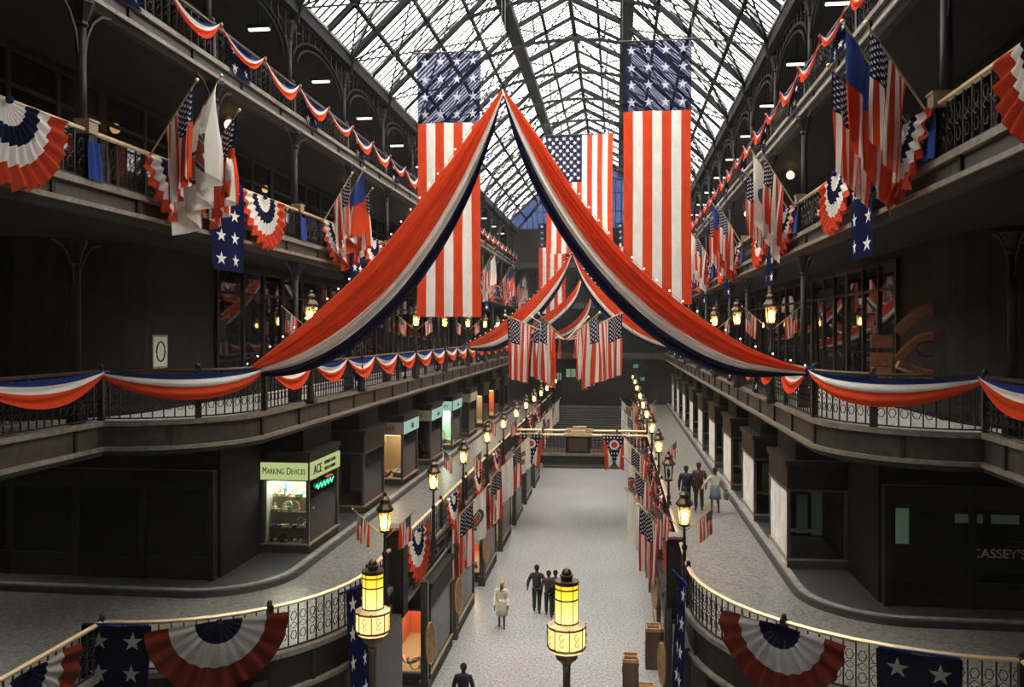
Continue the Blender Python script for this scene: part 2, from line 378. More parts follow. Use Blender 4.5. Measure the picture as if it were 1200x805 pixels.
# far galleries crossing the end wall
for lv in (2, 3, 4):
    z = FZ[lv]
    wallbox('floor_end_%s' % LV[lv].replace(' ', '_'), 'gallery crossing the far end wall', 'fascia', (-7, 7, YF - 2.4, YF, z - .45, z))

# raised kerb in front of the walkway shops
for s in (-1, 1):
    k = Path(s, 6.5, 22.4, 2.3, 20.1)
    k.p[-1] = Vector((s * 19, 20.1)); k.l[-1] = k.l[-2] + (k.p[-1] - k.p[-2]).length; k.L = k.l[-1]
    t = struct('trim_%d' % (8 + (s + 3) // 2), 'dark stone kerb along the %s walkway shops' % SIDE[s])
    mb = MB(); k.sweep(mb, [(-2.6, 3.95), (.02, 3.95), (.0, 4.10), (-2.6, 4.10)]); mb.build('step', 'kerb', t)
    mb = MB(); k.sweep(mb, rect(-.26, -.08, 4.09, 4.125)); mb.build('step_edge', 'kerbtop', t)

# windows of the upper galleries
nwin = 0
def win_proto(W, H):
    f = MB(); f.box(0, W, -.04, .04, 0, .55); f.box(0, W, -.06, .06, .55, .62); f.box(0, W, -.05, .05, H - .8, H - .72); f.box(0, W, -.05, .05, H - .1, H)
    xs = [0, W * .31, W * .62, W - .12]
    for x in xs: f.box(x, x + .12, -.07, .07, 0, H)
    fm = f.mesh('frame', 'wood'); lo, hi = [], []
    for a, b in zip(xs, xs[1:]):
        lo.append(MB().box(a + .12, b, -.015, .015, .62, H - .8).mesh('pane', 'darkpane')); hi.append(MB().box(a + .12, b, -.015, .015, H - .72, H - .1).mesh('pane', 'darkpane'))
    return [('window_frame', fm, None)] + [('pane', m, None) for m in lo + hi]
for lv, H, xw in ((2, 3.9, 9.33), (3, 3.1, 9.73), (4, 2.7, 9.73)):
    pr = win_proto(BAY, H)
    for s in (-1, 1):
        for k in range(13):
            y = COLY[k] + (0 if s > 0 else BAY)
            if y > YF or (lv == 2 and COLY[k] < 20): continue
            nwin += 1
            r = struct('window_%d' % nwin); r.location = (s * xw, y, FZ[lv]); r.rotation_euler = (0, 0, pi / 2 if s > 0 else -pi / 2)
            for pn, me, _ in pr: link(pn, me, r)
# columns of the galleries
def col_proto(H, top):
    sh = MB().lathe([(.10, .5), (.085, H - .5)], 8).mesh('shaft', 'column', True)
    ba = MB().box(-.14, .14, -.14, .14, 0, .42).box(-.11, .11, -.11, .11, .42, .5).mesh('base', 'column')
    ca = MB().lathe([(.09, H - .5), (.12, H - .45), (.10, H - .4), (.20, H - .12), (.22, H - .1), (.22, H)], 8).mesh('capital', 'column')
    br = MB()
    for sg in (-1, 1):
        br.tube([(0, sg * (.1 + .75 * (1 - cos(a * pi / 8))), H - .95 + .9 * sin(a * pi / 8)) for a in range(5)], .03, 4)
    return [('shaft', sh, None), ('base', ba, None), ('capital', ca, None), ('bracket', br.mesh('bracket', 'column'), None)]
RB_ = MB().box(-.13, .13, -.13, .13, 0, .2).box(-.15, .15, -.15, .15, .2, .24).mesh('rail_block', 'shelf')
for lv, H in ((2, 3.95), (3, 3.15), (4, 2.65)):
    pr = col_proto(H, 0)
    for s in (-1, 1):
        pos = [(s * (EDGE[lv][s].h + (.45 if lv == 2 else .12)), y) for y in COLY if not (lv == 2 and y < 19.9)]
        if lv == 2:
            pos += [(s * 9.42, 17.0), (s * 9.3, 12.5)]
        for x, y in pos:
            r = struct('column'); r.location = (x, y, FZ[lv])
            for pn, me, _ in pr: link(pn, me, r)
            if lv == 3: link('rail_block', RB_, r, (-s * .1, 0, .84))
# eaves beam with ornate arched spandrels
def spandrel():
    a = MB(); b = MB(); c = MB()
    W, H = BAY - .3, 1.9
    for k, (ww, hh) in enumerate(((W / 2, H), (W / 2 - .35, H - .35))):
        (a if k == 0 else b).tube([(0, W / 2 + ww * cos(pi * i / 12), hh * .45 * 0 + (hh) * sin(pi * i / 12) * .55 + .1) for i in range(13)], .045, 5)
    c.box(-.05, .05, 0, W, 1.35, 1.5)
    for i in range(9):
        y = W * (i + .5) / 9; z0 = .1 + H * .55 * sqrt(max(0, 1 - ((y - W / 2) / (W / 2)) ** 2)); c.box(-.03, .03, y - .04, y + .04, z0, 1.4)
    return [('arch', a.mesh('arch', 'steel', True), None), ('inner_arch', b.mesh('inner_arch', 'steel', True), None), ('lattice', c.mesh('lattice', 'steel'), None)]
sp = spandrel()
for s in (-1, 1):
    t = struct('trim_%d' % (12 + s), 'iron eaves beam under the glass roof'); MB().box(s * 6.85, s * 7.25, 13, YF, 19.55, 19.95).build('beam', 'steel', t); MB().box(s * 6.8, s * 6.9, 13, YF, 19.9, 20.0).build('gutter_edge', 'lip', t)
    for y in COLY[:-1]:
        r = struct('arch'); r.location = (s * 7.1, y + .15, 18.15)
        for pn, me, _ in sp: link(pn, me, r)
# the glass roof
RX = [(7.0, 19.9), (2.5, 24.2), (0, 25.5)]
Y0R, Y1R = 13.0, 72.0
roof = struct('ceiling_skylight', 'glazed iron roof of the arcade')
ribs = MB(); 
def prof(x):                                # height of the roof at distance x from the ridge
    x = abs(x); return 19.9 + (7 - x) * 4.3 / 4.5 if x > 2.5 else 24.2 + (2.5 - x) * 1.3 / 2.5
full = [(-7, 19.9), (-2.5, 24.2), (0, 25.5), (2.5, 24.2), (7, 19.9)]
def rib(big):
    mb = MB()
    for a, b in zip(full, full[1:]): mb.tube([(a[0], 0, a[1] - .12), (b[0], 0, b[1] - .12)], .13 if big else .08, 4)
    if big:                                  # curved inner chord and short struts
        arc = [(6.9 * cos(pi * i / 14), 0, 19.3 + 4.2 * sin(pi * i / 14)) for i in range(15)]
        mb.tube(arc, .085, 4)
        for i in (2, 4, 6, 8, 10, 12):
            x, _, z = arc[i]; mb.tube([(x, 0, z), (x * 1.06, 0, prof(x * 1.06) - .1)], .05, 4)
    return mb.mesh('rib', 'steel')
rb, rs = rib(True), rib(False)
ys = [y for y in COLY if Y0R < y <= Y1R + .5]
for k, y in enumerate(ys):
    link('rib', rb, roof, (0, y, 0))
    if y + BAY / 2 < Y1R: link('rib', rs, roof, (0, y + BAY / 2, 0))
for x in (6.0, 4.8, 3.65, 1.25):
    for s in (-1, 1): MB().tube([(s * x, Y0R, prof(x) - .1), (s * x, Y1R + (x / 7) * 6, prof(x) - .1)], .085, 4).build('purlin', 'steel', roof)
for s in (-1, 1): MB().box(s * 2.5 - .28, s * 2.5 + .28, Y0R, Y1R + 2, 23.85, 24.2).build('catwalk_beam', 'steel', roof)
MB().box(-.09, .09, Y0R, Y1R, 25.3, 25.55).build('ridge_beam', 'steel', roof)
for k, y in enumerate(ys[:-1]):              # crossed tie rods in every bay
    mb = MB()
    for s in (-1, 1):
        for xa, xb in ((6.9, 4.8), (4.8, 2.6), (6.9, 2.6)):
            for ya, yb in ((y, y + BAY), (y + BAY, y)): mb.tube([(s * xa, ya, prof(xa) - .28), (s * xb, yb, prof(xb) - .28)], .036, 3)
        for ya, yb in ((y, y + BAY), (y + BAY, y)): mb.tube([(s * 2.4, ya, prof(2.4) - .2), (0, yb, 25.2)], .035, 3)
    mb.build('tie_rods', 'steel', roof)['kind'] = 'stuff'
bars = MB(); yy = Y0R
while yy < Y1R:
    for a, b in zip(full, full[1:]):
        dx, dz = b[0] - a[0], b[1] - a[1]
        bars.add([(a[0], yy - .042, a[1] - .03), (a[0], yy + .042, a[1] - .03), (b[0], yy + .042, b[1] - .03), (b[0], yy - .042, b[1] - .03),
                  (a[0], yy - .042, a[1] + .01), (a[0], yy + .042, a[1] + .01), (b[0], yy + .042, b[1] + .01), (b[0], yy - .042, b[1] + .01)],
                 [(0, 1, 2, 3), (4, 5, 6, 7), (0, 3, 7, 4), (1, 2, 6, 5)])
    yy += .37
bars.build('glazing_bars', 'steel', roof)['kind'] = 'stuff'
yb = [Y0R] + [y for y in COLY if Y0R < y < Y1R] + [Y1R]
for a, b in zip(yb, yb[1:]):
    for q0, q1 in zip(full, full[1:]):
        MB().add([(q0[0], a, q0[1] + .02), (q1[0], a, q1[1] + .02), (q1[0], b, q1[1] + .02), (q0[0], b, q0[1] + .02)], [(0, 1, 2, 3)]).build('glass_pane', 'sky', roof)
hip = struct('ceiling_hip', 'bluish glazed hip at the far end of the roof')
HA = [(-7, YF, 19.9), (7, YF, 19.9), (2.5, Y1R + 2, 24.2), (0, Y1R, 25.5), (-2.5, Y1R + 2, 24.2)]
MB().add(HA, [(0, 1, 2, 3, 4)]).build('glass_pane', 'skyblue', hip)
for s in (-1, 1): MB().add([(s * 7, Y1R, 19.9), (s * 7, YF, 19.9), (s * 2.5, Y1R + 2, 24.2), (s * 2.5, Y1R, 24.2)], [(0, 1, 2, 3)]).build('glass_pane', 'skyblue', hip); MB().add([(s * 2.5, Y1R, 24.2), (s * 2.5, Y1R + 2, 24.2), (0, Y1R, 25.5)], [(0, 1, 2)]).build('glass_pane', 'skyblue', hip)
mb = MB()
for i in range(-14, 15):
    x = i * .5; top = min(1, (7 - abs(x)) / 4.5); mb.tube([(x, YF - .05, 19.9), (x * (1 - 0), YF - .05 - (YF - Y1R - 2) * top, 19.9 + 4.3 * top)], .04, 3)
mb.build('glazing_bars', 'steel', hip)['kind'] = 'stuff'
for s in (-1, 1): MB().tube([(s * 7, YF, 19.85), (s * 2.5, Y1R + 2, 24.15), (0, Y1R, 25.4)], .12, 4).build('hip_rib', 'steel', hip)
for t_ in (.33, .66):
    MB().tube([(-7 + 4.5 * t_, YF - 4 * t_, 19.9 + 4.3 * t_), (7 - 4.5 * t_, YF - 4 * t_, 19.9 + 4.3 * t_)], .05, 4).build('purlin', 'steel', hip)

# staircase at the far end of the court
t = struct('floor_staircase', 'dark staircase climbing at the far end of the court')
for i in range(24):
    MB().box(-3.6, 3.6, 66 + i * .36, 66 + i * .36 + 9 - i * .3, i * .165, (i + 1) * .165).build('step', 'kerb', t)
# bridge across the court
br = thing('footbridge', 'bridge with brass double rail crossing the court', 'bridge', (0, 47.5, 3.95))
MB().box(-3.75, 3.75, -1.1, 1.1, -.55, 0).build('deck', 'dark', br)
MB().box(-3.75, 3.75, -1.18, -1.1, -.12, .02).build('deck_edge', 'lip', br)
for s in (-1, 1):
    for z in (1.0,): MB().tube([(-3.75, s * 1.05, z), (3.75, s * 1.05, z)], .06, 6).build('top_rail', 'brass', br)
    MB().tube([(-3.75, s * 1.05, .12), (3.75, s * 1.05, .12)], .03, 4).build('bottom_rail', 'bronze', br)
    for x in (-2.1, 2.1): MB().lathe([(.07, 0), (.05, .1), (.05, .95), (.09, 1.0), (.07, 1.1), (.02, 1.16)], 8, (x, s * 1.05, 0)).build('post', 'bronze', br)
    g = MB()
    for i in range(38):
        x = -3.7 + i * .2
        if abs(x) > .72: g.box(x - .015, x + .015, s * 1.05 - .01, s * 1.05 + .01, .1, .95); g.tube([(x + .1 + .07 * cos(k * pi / 3), s * 1.05, .5 + .09 * sin(k * pi / 3)) for k in range(7)], .012, 3)
    g.build('scrollwork', 'iron', br)['kind'] = 'stuff'
    MB().box(-.68, .68, s * 1.05 - .06, s * 1.05 + .06, .02, .92).build('centre_panel', 'wood', br)
    MB().box(-.5, .5, s * 1.05 - .08, s * 1.05 + .08, .15, .8).build('raised_panel', 'bronze', br)
    MB().box(-.75, .75, s * 1.05 - .1, s * 1.05 + .1, .95, 1.12).box(-.38, .38, s * 1.05 - .1, s * 1.05 + .1, 1.12, 1.26).build('pediment', 'brass', br)

# ---------------------------------------------------------------- railings
def baluster(H):
    mb = MB().box(-.012, .012, -.012, .012, 0, H)
    for cz, r in ((.26 * H, .075), (.72 * H, .075)): mb.tube([(.11 + r * cos(k * pi / 3), 0, cz + r * 1.3 * sin(k * pi / 3)) for k in range(7)], .011, 3, cap=False)
    mb.tube([(.02, 0, .5 * H), (.11, 0, .58 * H), (.20, 0, .5 * H), (.11, 0, .42 * H), (.02, 0, .5 * H)], .010, 3, cap=False)
    return mb.mesh('baluster', 'iron')
BAL = {lv: baluster(RH[lv] - .14) for lv in RH}
POST = {lv: MB().box(-.06, .06, -.06, .06, 0, RH[lv] + .05).ball((0, 0, RH[lv] + .1), .06, 6).mesh('post', 'iron') for lv in RH}
def railing(lv, s, q0, q1, i):
    p = EDGE[lv][s]; z = FZ[lv]; H = RH[lv]
    c, tn, nn = p.at((q0 + q1) / 2)
    t = thing('railing', 'black scrolled iron railing, %s panel from the near end, %s %s' % (nth(i), SIDE[s], LV[lv]), 'railing', (c.x, c.y, z), 'iron railings along the ' + LV[lv])
    inv = Matrix.Translation((-c.x, -c.y, -z))
    def part(mb, n, m, kind=None):
        mb.v = [tuple(inv @ Vector(v)) for v in mb.v]; o = mb.build(n, m, t)
        if kind: o['kind'] = kind
    a = MB(); p.sweep(a, [(-.05, z + H - .03), (.05, z + H - .03), (.055, z + H + .01), (0, z + H + .04), (-.055, z + H + .01)], q0, q1); part(a, 'top_rail', 'brass' if lv in (1, 3) else 'bronze')
    a = MB(); p.sweep(a, rect(-.02, .02, z + .08, z + .11), q0, q1); part(a, 'bottom_rail', 'iron')
    o = link('post', POST[lv], t); e, tt, _ = p.at(q1); o.location = (e.x - c.x, e.y - c.y, 0); o.rotation_euler = (0, 0, math.atan2(tt.y, tt.x))
    n = max(1, int((q1 - q0) / (.22 if lv < 3 else .3))); near = c.y < (34 if lv < 3 else 26)
    far = MB()
    for k in range(n):
        q = q0 + (q1 - q0) * (k + .2) / n; e, tt, _ = p.at(q)
        if near:
            o = link('baluster', BAL[lv], t); o.location = (e.x - c.x, e.y - c.y, .1); o.rotation_euler = (0, 0, math.atan2(tt.y, tt.x))
        else:
            far.box(e.x - c.x - .012, e.x - c.x + .012, e.y - c.y - .012, e.y - c.y + .012, .1, H - .03)
            far.tube([(e.x - c.x, e.y - c.y + .15 + .09 * cos(j * pi / 2), H * .5 + .2 * sin(j * pi / 2)) for j in range(5)], .014, 3, cap=False)
    if not near: far.build('scrollwork', 'iron', t)['kind'] = 'stuff'
for lv in (1, 2, 3, 4):
    for s in (-1, 1):
        p = EDGE[lv][s]
        cuts = [p.sy(y) for y in COLY if y <= YF and y > p.yc + 1]
        if lv == 1: cuts = [q for q in cuts if abs(YF - q - 47.5) > 1]
        cuts = sorted(cuts) + ([p.sy(p.yc)] if p.R else [p.L])
        if p.R:
            a0, a1 = p.l[1], p.l[-2]
            cuts += [a0 + (a1 - a0) / 2, a1, a1 + (p.L - a1) / 2, p.L]
        cuts = [0] + cuts; n = len(cuts) - 1
        for i in range(n): railing(lv, s, cuts[i], cuts[i + 1], n - 1 - i)

for px, py, d, w_, h_, m in ((672, 437, 83, 1.5, .8, 'mintlit'), (654, 441, 83, .7, .7, 'mintlit'), (745, 424, 77.5, .45, 1.1, 'bluelit'), (757.5, 426, 77.5, .25, 1.3, 'bluelit'), (753, 444, 77.5, .4, .3, 'bluelit')):
    nwin += 1; p = P(px, py, d); r = struct('window_%d' % nwin, 'small lit window at the far end of the arcade'); r.location = p
    MB().box(-w_ / 2, w_ / 2, -.05, .0, -h_ / 2, h_ / 2).build('pane', m, r); f = MB()
    for x in (-.5, -.17, .17, .5): f.box(x * w_ - .04, x * w_ + .04, -.08, 0, -h_ / 2, h_ / 2)
    f.build('window_frame', 'iron', r)

m, nt, out = newmat('thin_haze'); vsc = nt.nodes.new('ShaderNodeVolumeScatter'); vsc.inputs['Density'].default_value = .0005; vsc.inputs['Color'].default_value = (1, .97, .9, 1)  # faint scattering volume added to lift the darkest tones of the hall
nt.links.new(vsc.outputs[0], out.inputs['Volume']); M['haze'] = m
tag(MB().box(-22, 22, -7, YF + 9, -1, 27).build('haze', 'haze'), 'thin haze in the air of the hall, added to lift the dark tones', kind='stuff')
# ---------------------------------------------------------------- hanging banner flags
def banner_flag(name, label, pc, width, length, m, wave, group=None, us=False, n=(42, 110)):
    t = thing(name, label, 'flag', pc, group)
    def f(u, v):
        x = (u - .5) * width; z = -length * (1 - v)
        y = wave * (.6 * sin(u * 9 + v * 2) + .4 * sin(u * 21 + v * 11)) + .028 * sin(v * 75 + 2.2 * abs(sin(u * 7 * pi))) * (sin(u * 7 * pi) ** 2)
        uv = (1 - v, 1 - u) if us else (u, v)
        return (x * (1 - .03 * sin(v * pi)), y, z), uv
    MB().grid(f, *n).build('cloth', m, t, True)
    MB().tube([(-width / 2 - .1, 0, .02), (width / 2 + .1, 0, .02)], .03, 6).build('top_bar', 'iron', t)
    w_ = MB()
    for s in (-1, 1): w_.tube([(s * width / 2, 0, .02), (s * width / 2, 0, max(.3, prof(pc[0] + s * width / 2) - pc[2] - .02))], .008, 3)
    w_.build('hanging_wires', 'iron', t)
    return t
a = P(526, 62, 28.3); banner_flag('banner_flag', 'long banner flag with sixteen stars above seven stripes, beside the left drape', a, 2.18, 8.75, 'sixteen', .07)
a = P(770, 48, 27.4); banner_flag('banner_flag', 'long banner flag with sixteen stars above seven stripes, over the right drape', a, 2.2, 8.45, 'sixteen', .06)
a = P(679, 158, 47.5); banner_flag('banner_flag', 'large flag hung lengthwise in the middle of the court, canton at upper left', a, 3.75, 6.6, 'us', .12, us=True)
a = P(647, 262, 70); banner_flag('banner_flag', 'small far banner flag with stars over stripes, by the left of the far end wall', a, 2.25, 7.4, 'sixteen', .06)
a = P(739, 261, 70); banner_flag('banner_flag', 'far banner flag with stars mostly hidden behind the big right banner', a, 2.25, 7.4, 'sixteen', .06)

# ---------------------------------------------------------------- great tricolor drapes
def interp(pts, t):
    L = [0]
    for a, b in zip(pts, pts[1:]): L.append(L[-1] + (b - a).length)
    q = t * L[-1]; i = 0
    while i < len(L) - 2 and L[i + 1] < q: i += 1
    k = (q - L[i]) / max(1e-6, L[i + 1] - L[i]); g = lambda j: pts[max(0, min(len(pts) - 1, j))]
    p0, p1, p2, p3 = g(i - 1), g(i), g(i + 1), g(i + 2)
    return .5 * ((2 * p1) + (p2 - p0) * k + (2 * p0 - 5 * p1 + 4 * p2 - p3) * k * k + (3 * p1 - p0 - 3 * p2 + p3) * k ** 3)
def drape(label, top, bot, d0, d1, bulge=.5, lights=0, nu=56, nv=72):
    def conv(px):
        n = len(px) - 1
        return [P(x, y, d0 + (d1 - d0) * i / n - bulge * sin(pi * i / n)) for i, (x, y) in enumerate(px)]
    T, B = conv(top), conv(bot); base = T[0].copy()
    t = thing('drape', label, 'drape', base, 'great tricolor drapes across the court')
    def f(u, v):
        p, q = interp(T, u), interp(B, u); wd = (q - p).length
        ph = v * 2 * pi * 5.2
        r = p.lerp(q, v) - base
        r.y -= .27 * wd * sin(pi * min(1, u * 4) / 2) * (abs(sin(ph / 2 + 1.1 * sin(u * 3))) ** .7 - .6) + .014 * wd * sin(ph * 2.3 + u * 9) - .20 * wd * sin(pi * v)
        return tuple(r)
    MB().grid(f, nu, nv).build('cloth', 'drape', t, True)
    e = T[-1] - base
    MB().ball(tuple(e), .10, 8).build('tie_knot', 'swag', t, True)
    if 1:
        MB().tube([(0, 0, 0), (0, 0, prof(base.x) - base.z)], .012, 3).build('hanging_wire', 'iron', t)
    if lights:
        r = thing('string_lights', 'string of tiny white bulbs along the top edge of the ' + lights, 'lights', base, 'strings of bulbs on the drapes')
        n = 26; w_ = MB().tube([tuple(interp(T, i / 30) - base + Vector((0, -.08, .05))) for i in range(31)], .006, 3); w_.build('wire', 'iron', r)
        bm = MB().ball((0, 0, 0), .018, 5).mesh('bulb', 'fairy')
        for i in range(n): link('bulb', bm, r, interp(T, (i + .5) / n) - base + Vector((0, -.09, .08)))
drape('near tricolor drape sweeping from mid court down to the left gallery rail',
      [(588, 104), (560, 143), (525, 193), (490, 240), (440, 302), (390, 350), (340, 393), (288, 433)],
      [(590, 112), (575, 165), (552, 230), (515, 300), (465, 365), (405, 415), (345, 439), (288, 440)], 20.2, 20.4, .5, 'near left drape')
drape('near tricolor drape sweeping from mid court down to the right gallery rail',
      [(592, 106), (630, 158), (672, 222), (716, 280), (762, 326), (815, 368), (880, 408), (948, 434)],
      [(590, 114), (604, 165), (630, 228), (672, 298), (728, 364), (790, 412), (860, 440), (948, 440)], 20.2, 19.2, .5, 'near right drape')
drape('second tricolor drape falling to the left gallery, behind the five centre flags',
      [(669, 298), (655, 316), (632, 341), (605, 365), (575, 388), (546, 404)], [(670, 300), (662, 326), (645, 355), (618, 386), (585, 410), (546, 410)], 49, 49.5, .8, 'second left drape', 30, 20)
drape('second tricolor drape falling to the right gallery, partly behind the near one',
      [(672, 298), (690, 324), (715, 351), (745, 377), (780, 396), (812, 406)], [(671, 300), (683, 334), (705, 366), (738, 394), (778, 410), (812, 411)], 49, 48.5, .8, 'second right drape', 30, 20)
drape('third tricolor drape, small and far, falling to the left gallery',
      [(682, 322), (672, 341), (655, 357), (636, 371), (610, 385), (590, 393)], [(683, 324), (677, 350), (662, 371), (640, 388), (614, 398), (590, 397)], 63, 63.5, .8, None, 20, 14)
drape('third tricolor drape, small and far, falling to the right gallery',
      [(684, 322), (698, 345), (716, 365), (740, 382), (765, 392), (790, 397)], [(683, 324), (692, 350), (708, 374), (736, 392), (765, 400), (790, 400)], 63, 62.5, .8, None, 20, 14)
drape('fourth tricolor drape, farthest and darkest, falling to the left gallery',
      [(693, 345), (685, 363), (668, 380), (648, 390), (622, 396)], [(694, 347), (690, 370), (674, 390), (650, 400), (622, 400)], 74, 74.5, .6, None, 16, 12)

# ---------------------------------------------------------------- limp flags on poles
def limp(mb, tip, base, hoist, fly, seed=0, amp=.15):
    tip, base = Vector(tip), Vector(base); d = (base - tip).normalized()
    h = Vector((d.x, d.y, 0)); h = h.normalized() if h.length > .05 else Vector((1, 0, 0)); pn = Vector((-h.y, h.x, 0))
    rg = random.Random(seed); ph = rg.uniform(0, 6); k = rg.uniform(2.0, 3.0)
    def f(u, v):
        a = tip + d * (.06 + hoist * v)
        r = a + Vector((0, 0, -fly * u * (1 - .07 * v))) - h * (.12 * hoist * u * (v - .3))
        g = min(1, .15 + u * 1.3) * amp * hoist
        r += pn * (g * (sin(2 * pi * k * v + ph + u * 1.5) + .4 * sin(2 * pi * 5 * v + ph * 2))) + h * (g * .5 * sin(2 * pi * k * v + ph + 1.5))
        return tuple(r), (u, 1 - v)
    return mb.grid(f, 12, 14)
def pole_flag(name, label, base, tip, hoist, fly, m, group=None, seed=0, r=.018, cat='flag', start=0):
    base, tip = Vector(base), Vector(tip); t = thing(name, label, cat, base, group); e = tip - base
    MB().tube([(0, 0, 0), tuple(e)], r, 6).build('pole', 'pole', t)
    MB().ball(tuple(e * (1 + .05 / e.length)), r * 2.2, 6).build('finial', 'gilt', t, True)
    limp(MB(), e * (1 - start), (0, 0, 0), hoist, fly, seed).build('cloth', m, t, True)
    return t
# bracket clusters of three on the middle gallery, fans and starry banners of its rail
def fan_mesh(w, h, seed, two=False, n=13):
    rg = random.Random(seed); ph = rg.uniform(0, 6)
    def f(u, v):
        a = pi * u; pl = sin(2 * pi * n * u + ph) * .055 * v * (w / 2.6) + .03 * sin(11 * v)
        sc = 1 + .05 * sin(2 * pi * n * u + ph) * v
        return (w / 2 * v * cos(a) * (1 + 0 * sc), pl - .10 * v * sin(a), -.04 - h * v * sin(a) * sc - .02 * v), (u, v)
    return MB().grid(f, 60, 9).mesh('cloth', 'fan2' if two else 'fan', True)
FANS = [fan_mesh(2.6, 1.28, i) for i in range(4)]; FANW = [fan_mesh(2.7, 1.3, 11, True, 11)]
KNOT = MB().ball((0, -.05, -.06), .07, 7).mesh('rosette', 'fan2'); KNOTR = MB().ball((0, -.05, -.06), .06, 7).mesh('rosette', 'swag')
def fan(label, lv, s, q, group, me, scale=1.0, zoff=0):
    p, tn, n = EDGE[lv][s].at(q)
    o = p + n * .16
    t = thing('bunting_fan', label, 'bunting', (o.x, o.y, FZ[lv] + RH[lv] + zoff), group, math.atan2(n.y, n.x) + pi / 2)
    link('cloth', me, t); link('rosette', KNOT if me in FANW else KNOTR, t); t.scale = (scale, 1, scale)
    return t
def starband(w, h, m, seed):
    rg = random.Random(seed); ph = rg.uniform(0, 6)
    return MB().grid(lambda u, v: ((u - .5) * w * (1 + .06 * v), .03 * sin(u * 8 + ph + v * 3) - .06 * (1 - v), -h * (1 - v)), 12, 16).mesh('cloth', m, True)
SB4 = starband(1.5, 2.05, 'star', 1); SB2 = starband(1.1, 1.25, 'star2', 2)
BAR = MB().tube([(-.65, 0, .02), (.65, 0, .02)], .025, 5).mesh('top_hem', 'swag')
def banner(label, lv, s, q, group, me, scale=(1, 1, 1), zoff=0, out=.2):
    p, tn, n = EDGE[lv][s].at(q); o = p + n * out
    t = thing('starry_banner', label, 'banner', (o.x, o.y, FZ[lv] + RH[lv] + zoff), group, math.atan2(n.y, n.x) + pi / 2); t.scale = scale
    link('cloth', me, t); link('top_hem', BAR, t); return t
nf = {-1: 0, 1: 0}
for s in (-1, 1):
    base = 16.2 if s < 0 else 14.6
    p = E3[s]; fi = bi = ci = 0
    for k in range(-1, 7):
        y0 = base + 9.7 * k
        for dy in (0, 4.2 if k >= 0 else 4.85):
            y = y0 + dy
            if 7.5 < y < YF - 2:
                fan('pleated tricolor fan, %s from the viewer along the %s middle gallery' % (nth(fi), SIDE[s]), 3, s, p.sy(y), 'fans on the middle gallery', FANS[(fi + (s > 0)) % 4], 1.0 if dy else .98); fi += 1
        y = y0 + 2.1
        if 7.5 < y < YF - 2:
            banner('blue banner with eight white stars, %s along the %s middle gallery' % (nth(bi), SIDE[s]), 3, s, p.sy(y), 'starry banners on the middle gallery', SB4); bi += 1
        if 8 < y0 < YF - 2:
            x = s * 6.75; zr = FZ[3] + .82
            mid = ('seal' if (k % 2 == 0) == (s < 0) else 'state')
            for j, dy in enumerate((-.95, -.1, .85)):
                m = mid if j == 1 else 'us'
                up, outw = ((1.45, .80), (1.70, 1.0), (1.2, 1.05))[j]
                what = {'us': 'small flag of stars and stripes', 'seal': 'white flag with a round seal', 'state': 'blue topped state flag with stripes'}[m]
                pole_flag('pole_flag', '%s, %s in the %s cluster, %s middle gallery' % (what, ('first', 'middle', 'last')[j], nth(ci), SIDE[s]),
                          (x, y0 + dy, zr), (x - s * outw, y0 + dy + .25 * (1 - j), zr + up), 1.05 if m == 'us' else 1.6, 1.7 if m == 'us' else 1.85, m, 'flag clusters on the middle gallery', 100 * k + j + (s > 0) * 7)
            ci += 1
# tricolor swags
def swag_mesh(w, h, top, seed):
    rg = random.Random(seed); a_ = rg.uniform(.9, 1.1)
    def f(u, v):
        g = 4 * u * (1 - u); pin = .10 + .9 * g ** .6
        z = -.02 - top * g - (h * a_ - top) * v * pin * (g ** .5 * .9 + .1)
        return (u - .5) * w, -.05 - .10 * v * g + .035 * g * sin(v * 16 + 3 * u), z
    return MB().grid(f, 20, 12).mesh('cloth', 'swag', True)
SW4 = [swag_mesh(2.43, .66, .30, i) for i in range(3)]; SW2 = [swag_mesh(3.09, .66, .08, i + 5) for i in range(3)]
TIE = MB().ball((0, -.08, -.05), .04, 6, 0, 1.3).mesh('tie', PAL[1])
def swag(label, lv, s, q0, q1, group, me, w0, zoff=0, out=.14):
    pt = EDGE[lv][s]; a, _, n0 = pt.at(q0); b, _, n1 = pt.at(q1); a = a + n0 * out; b = b + n1 * out
    if q0 < pt.l[-2] - .01 and q1 > pt.l[1] + .01 and pt.R:      # this one bends around the curved rail
        m_, _, _ = pt.at((q0 + q1) / 2); zt = FZ[lv] + RH[lv] + zoff
        t = thing('swag', label, 'swag', (m_.x, m_.y, zt), group); ph = q0
        def f(u, v):
            g = 4 * u * (1 - u); x, y, _ = pt.offset(q0 + (q1 - q0) * u + 1e-3, out + .05 + .08 * v * g + .03 * g * sin(v * 16 + ph), 0)
            return x - m_.x, y - m_.y, -.02 - .08 * g - .58 * v * (.10 + .9 * g ** .6) * (g ** .5 * .9 + .1)
        MB().grid(f, 30, 14).build('cloth', 'swag', t, True); x, y, _ = pt.offset(q0, out, 0); o = link('tie', TIE, t); o.location = (x - m_.x, y - m_.y, 0)
        return
    c = (a + b) / 2; n = (n0 + n1).normalized(); d = (b - a)
    ang = math.atan2(d.y, d.x); 
    # the cloth's front (-y) looks at the court
    if Vector((sin(ang), -cos(ang))).dot(n) < 0: ang += pi
    t = thing('swag', label, 'swag', (c.x, c.y, FZ[lv] + RH[lv] + zoff), group, ang)
    o = link('cloth', me, t); o.scale = (d.length / w0, 1, 1)
    o = link('tie', TIE, t); o.location = (d.length / 2, 0, 0)
